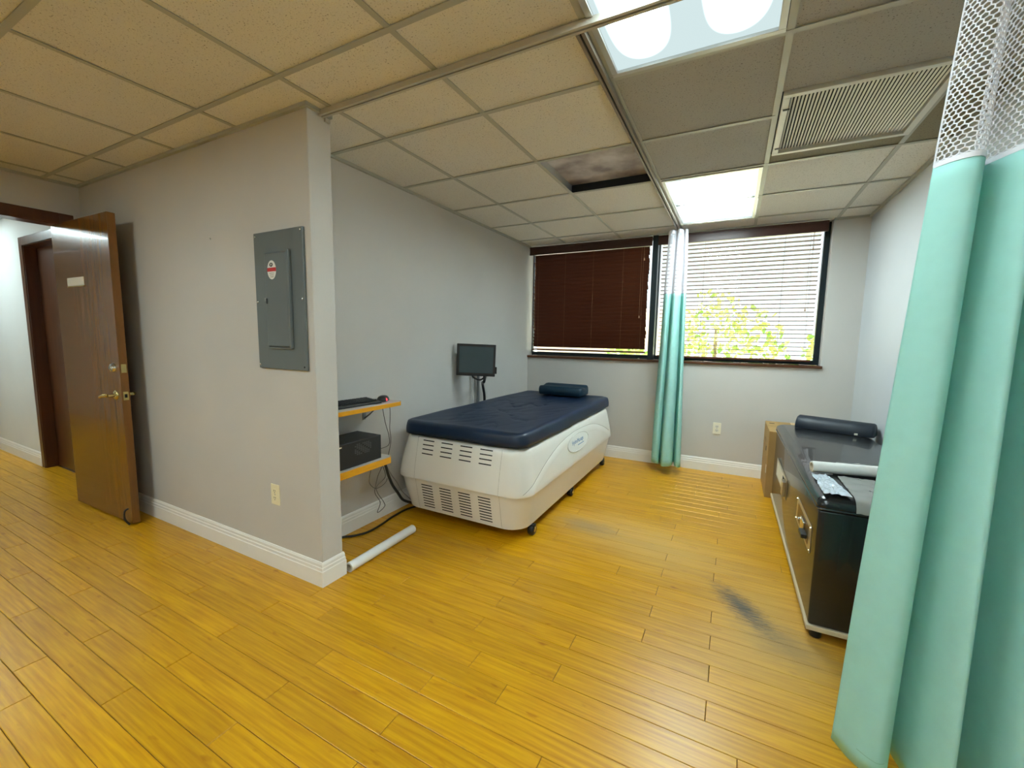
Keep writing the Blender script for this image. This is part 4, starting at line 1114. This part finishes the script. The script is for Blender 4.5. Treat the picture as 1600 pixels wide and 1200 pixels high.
# bolster at the head end
t = thing('bolster', (.70, 3.80, .655), 'black half round bolster lying at the head of the treatment table', 'bolster')
a, b_ = Vector((.475, 3.895, .656)), Vector((.915, 3.735, .656)); d = (b_-a).normalized(); nn = Vector((-d.y, d.x, 0))
pf = [(-.085, 0), (-.088, .02), (-.075, .055), (-.045, .082), (0, .090), (.045, .082), (.075, .055), (.088, .02), (.085, 0)]
lp = []
for q, s in ((0, .75), (.012, .93), (.03, 1), (.25, 1), (.5, 1), (.75, 1), (.97, 1), (.988, .93), (1, .75)):
    c = a.lerp(b_, q); lp.append([tuple(c+nn*(u*s)+Vector((0, 0, v*s+.001))) for u, v in pf])
MB().loops(lp).build('cushion', mat('bolster_vinyl', rgb(22, 32, 44), .5, var=.1, var_scale=20), t, smooth=True, angle=60)
MB().box(-.006, -.004, 0, .012, .004, .012, Matrix.Translation(b_+nn*-.088+Vector((-.10, 0, .012)))).build('pull_tag', M_CREAM, t)
# clear film over the foot end
t = thing('plastic_cover', (.66, 2.3, .60), 'clear crinkled plastic sheet over the foot end of the treatment table', 'plastic sheet')
NXF, NYF = 30, 24; vs = []
for j in range(NYF+1):
    for i in range(NXF+1):
        u, v = i/NXF, j/NYF
        x = .122+u*(TWd-.132); y = -.014+v*.37
        zz = .6595+.004*noise.noise(Vector((u*9, v*7, 3)))+.0035*noise.noise(Vector((u*20, v*14, 6)))
        if y < .05:
            q = (.05-y)/.064; y2 = .05-.066*math.sin(q*PI/2); zz = zz-.052*(1-math.cos(q*PI/2)); y = y2-.002
        vs.append(tuple(TM @ Vector((x, y, zz+.002))))
fs = [(j*(NXF+1)+i, j*(NXF+1)+i+1, (j+1)*(NXF+1)+i+1, (j+1)*(NXF+1)+i) for j in range(NYF) for i in range(NXF)]
o = MB().add(vs, fs).build('film', M_FILM, t, smooth=True, recalc=False, angle=180)
# crumpled scrap at its corner
t = thing('crumpled_wrapper', (.43, 2.28, .66), 'crumpled shiny wrapper at the near corner of the treatment table', 'wrapper')
vs = []; n = 14
for j in range(n+1):
    for i in range(n+1):
        u, v = i/n, j/n
        x = .014+u*.100*(1-.3*v)+.01*noise.noise(Vector((u*4, v*4, 1))); y = .02+v*.30
        z = .659+.006+.008*noise.noise(Vector((u*6, v*8, 12)))+.008*abs(noise.noise(Vector((u*11, v*13, 5))))
        vs.append(tuple(TM @ Vector((x, y, z))))
fs = [(j*(n+1)+i, j*(n+1)+i+1, (j+1)*(n+1)+i+1, (j+1)*(n+1)+i) for j in range(n) for i in range(n)]
MB().add(vs, fs).build('sheet', mat('wrapper_white', rgb(205, 216, 228), .25, coat=.4), t, recalc=False)
# paper roll on the table
t = thing('paper_roll', (.62, 2.55, .66), 'white paper roll lying across the treatment table', 'paper roll', 'rolls of table paper')
a, b_ = Vector((.382, 2.515, .689)), Vector((.895, 2.618, .689)); d = (b_-a).normalized()
Mr = frame_m(a, (0, 0, 1), d.cross(Vector((0, 0, 1))), d); Lr = (b_-a).length
hollow(MB(), .027, .020, Lr, Mr).build('paper', M_PAPER, t, smooth=True)
hollow(MB(), .0199, .0175, Lr+.002, Mr @ Matrix.Translation((0, 0, -.001))).build('core', MATS['core_card'], t, smooth=True)
vs = []
for i in range(13):
    u = i/12
    p = a.lerp(b_, .2+.75*u); hgt = .022*math.exp(-((u-.22)/.12)**2)+.008*math.exp(-((u-.6)/.3)**2)
    for j in range(5):
        v = j/4
        q = p+Vector((0, .012+v*.07, 0)); vs.append((q.x, q.y, .689+.026*(1-v)**2+hgt*math.sin(v*PI)-.028*v+.002+.001*noise.noise(Vector((u*9, v*5, 0)))))
fs = [(i*5+j, i*5+j+1, (i+1)*5+j+1, (i+1)*5+j) for i in range(12) for j in range(4)]
MB().add(vs, fs).build('loose_end', M_PAPER, t, recalc=False)
# carton behind the table
t = thing('cardboard_carton', (.34, 4.3, 0), 'tall brown cardboard carton between the treatment table and the wall', 'carton')
bx_ = box('box_body', M_CARD, (.306, 4.035, .0, .80, 4.562, .566), t, bevel=.004)
box('tape', mat('tape_tan', rgb(205, 172, 112), .3), (.5, 4.034, .30, .56, 4.5625, .5675), bx_)
box('top_print', mat('print_dark', rgb(92, 66, 34), .7), (.33, 4.42, .5662, .37, 4.46, .5667), bx_)
box('hand_hole', M_VOID, (.3052, 4.20, .36, .3058, 4.25, .40), bx_, bevel=.0002)
box('ship_label', M_CREAM, (.3052, 4.06, .20, .3058, 4.10, .27), bx_)
for q in range(3): box('side_print', MATS['print_dark'], (.3052, 4.30+q*.05, .42+.02*(q % 2), .3057, 4.32+q*.05, .45), bx_)
box('flap_seam', MATS['print_dark'], (.31, 4.297, .5661, .80, 4.299, .5665), bx_)
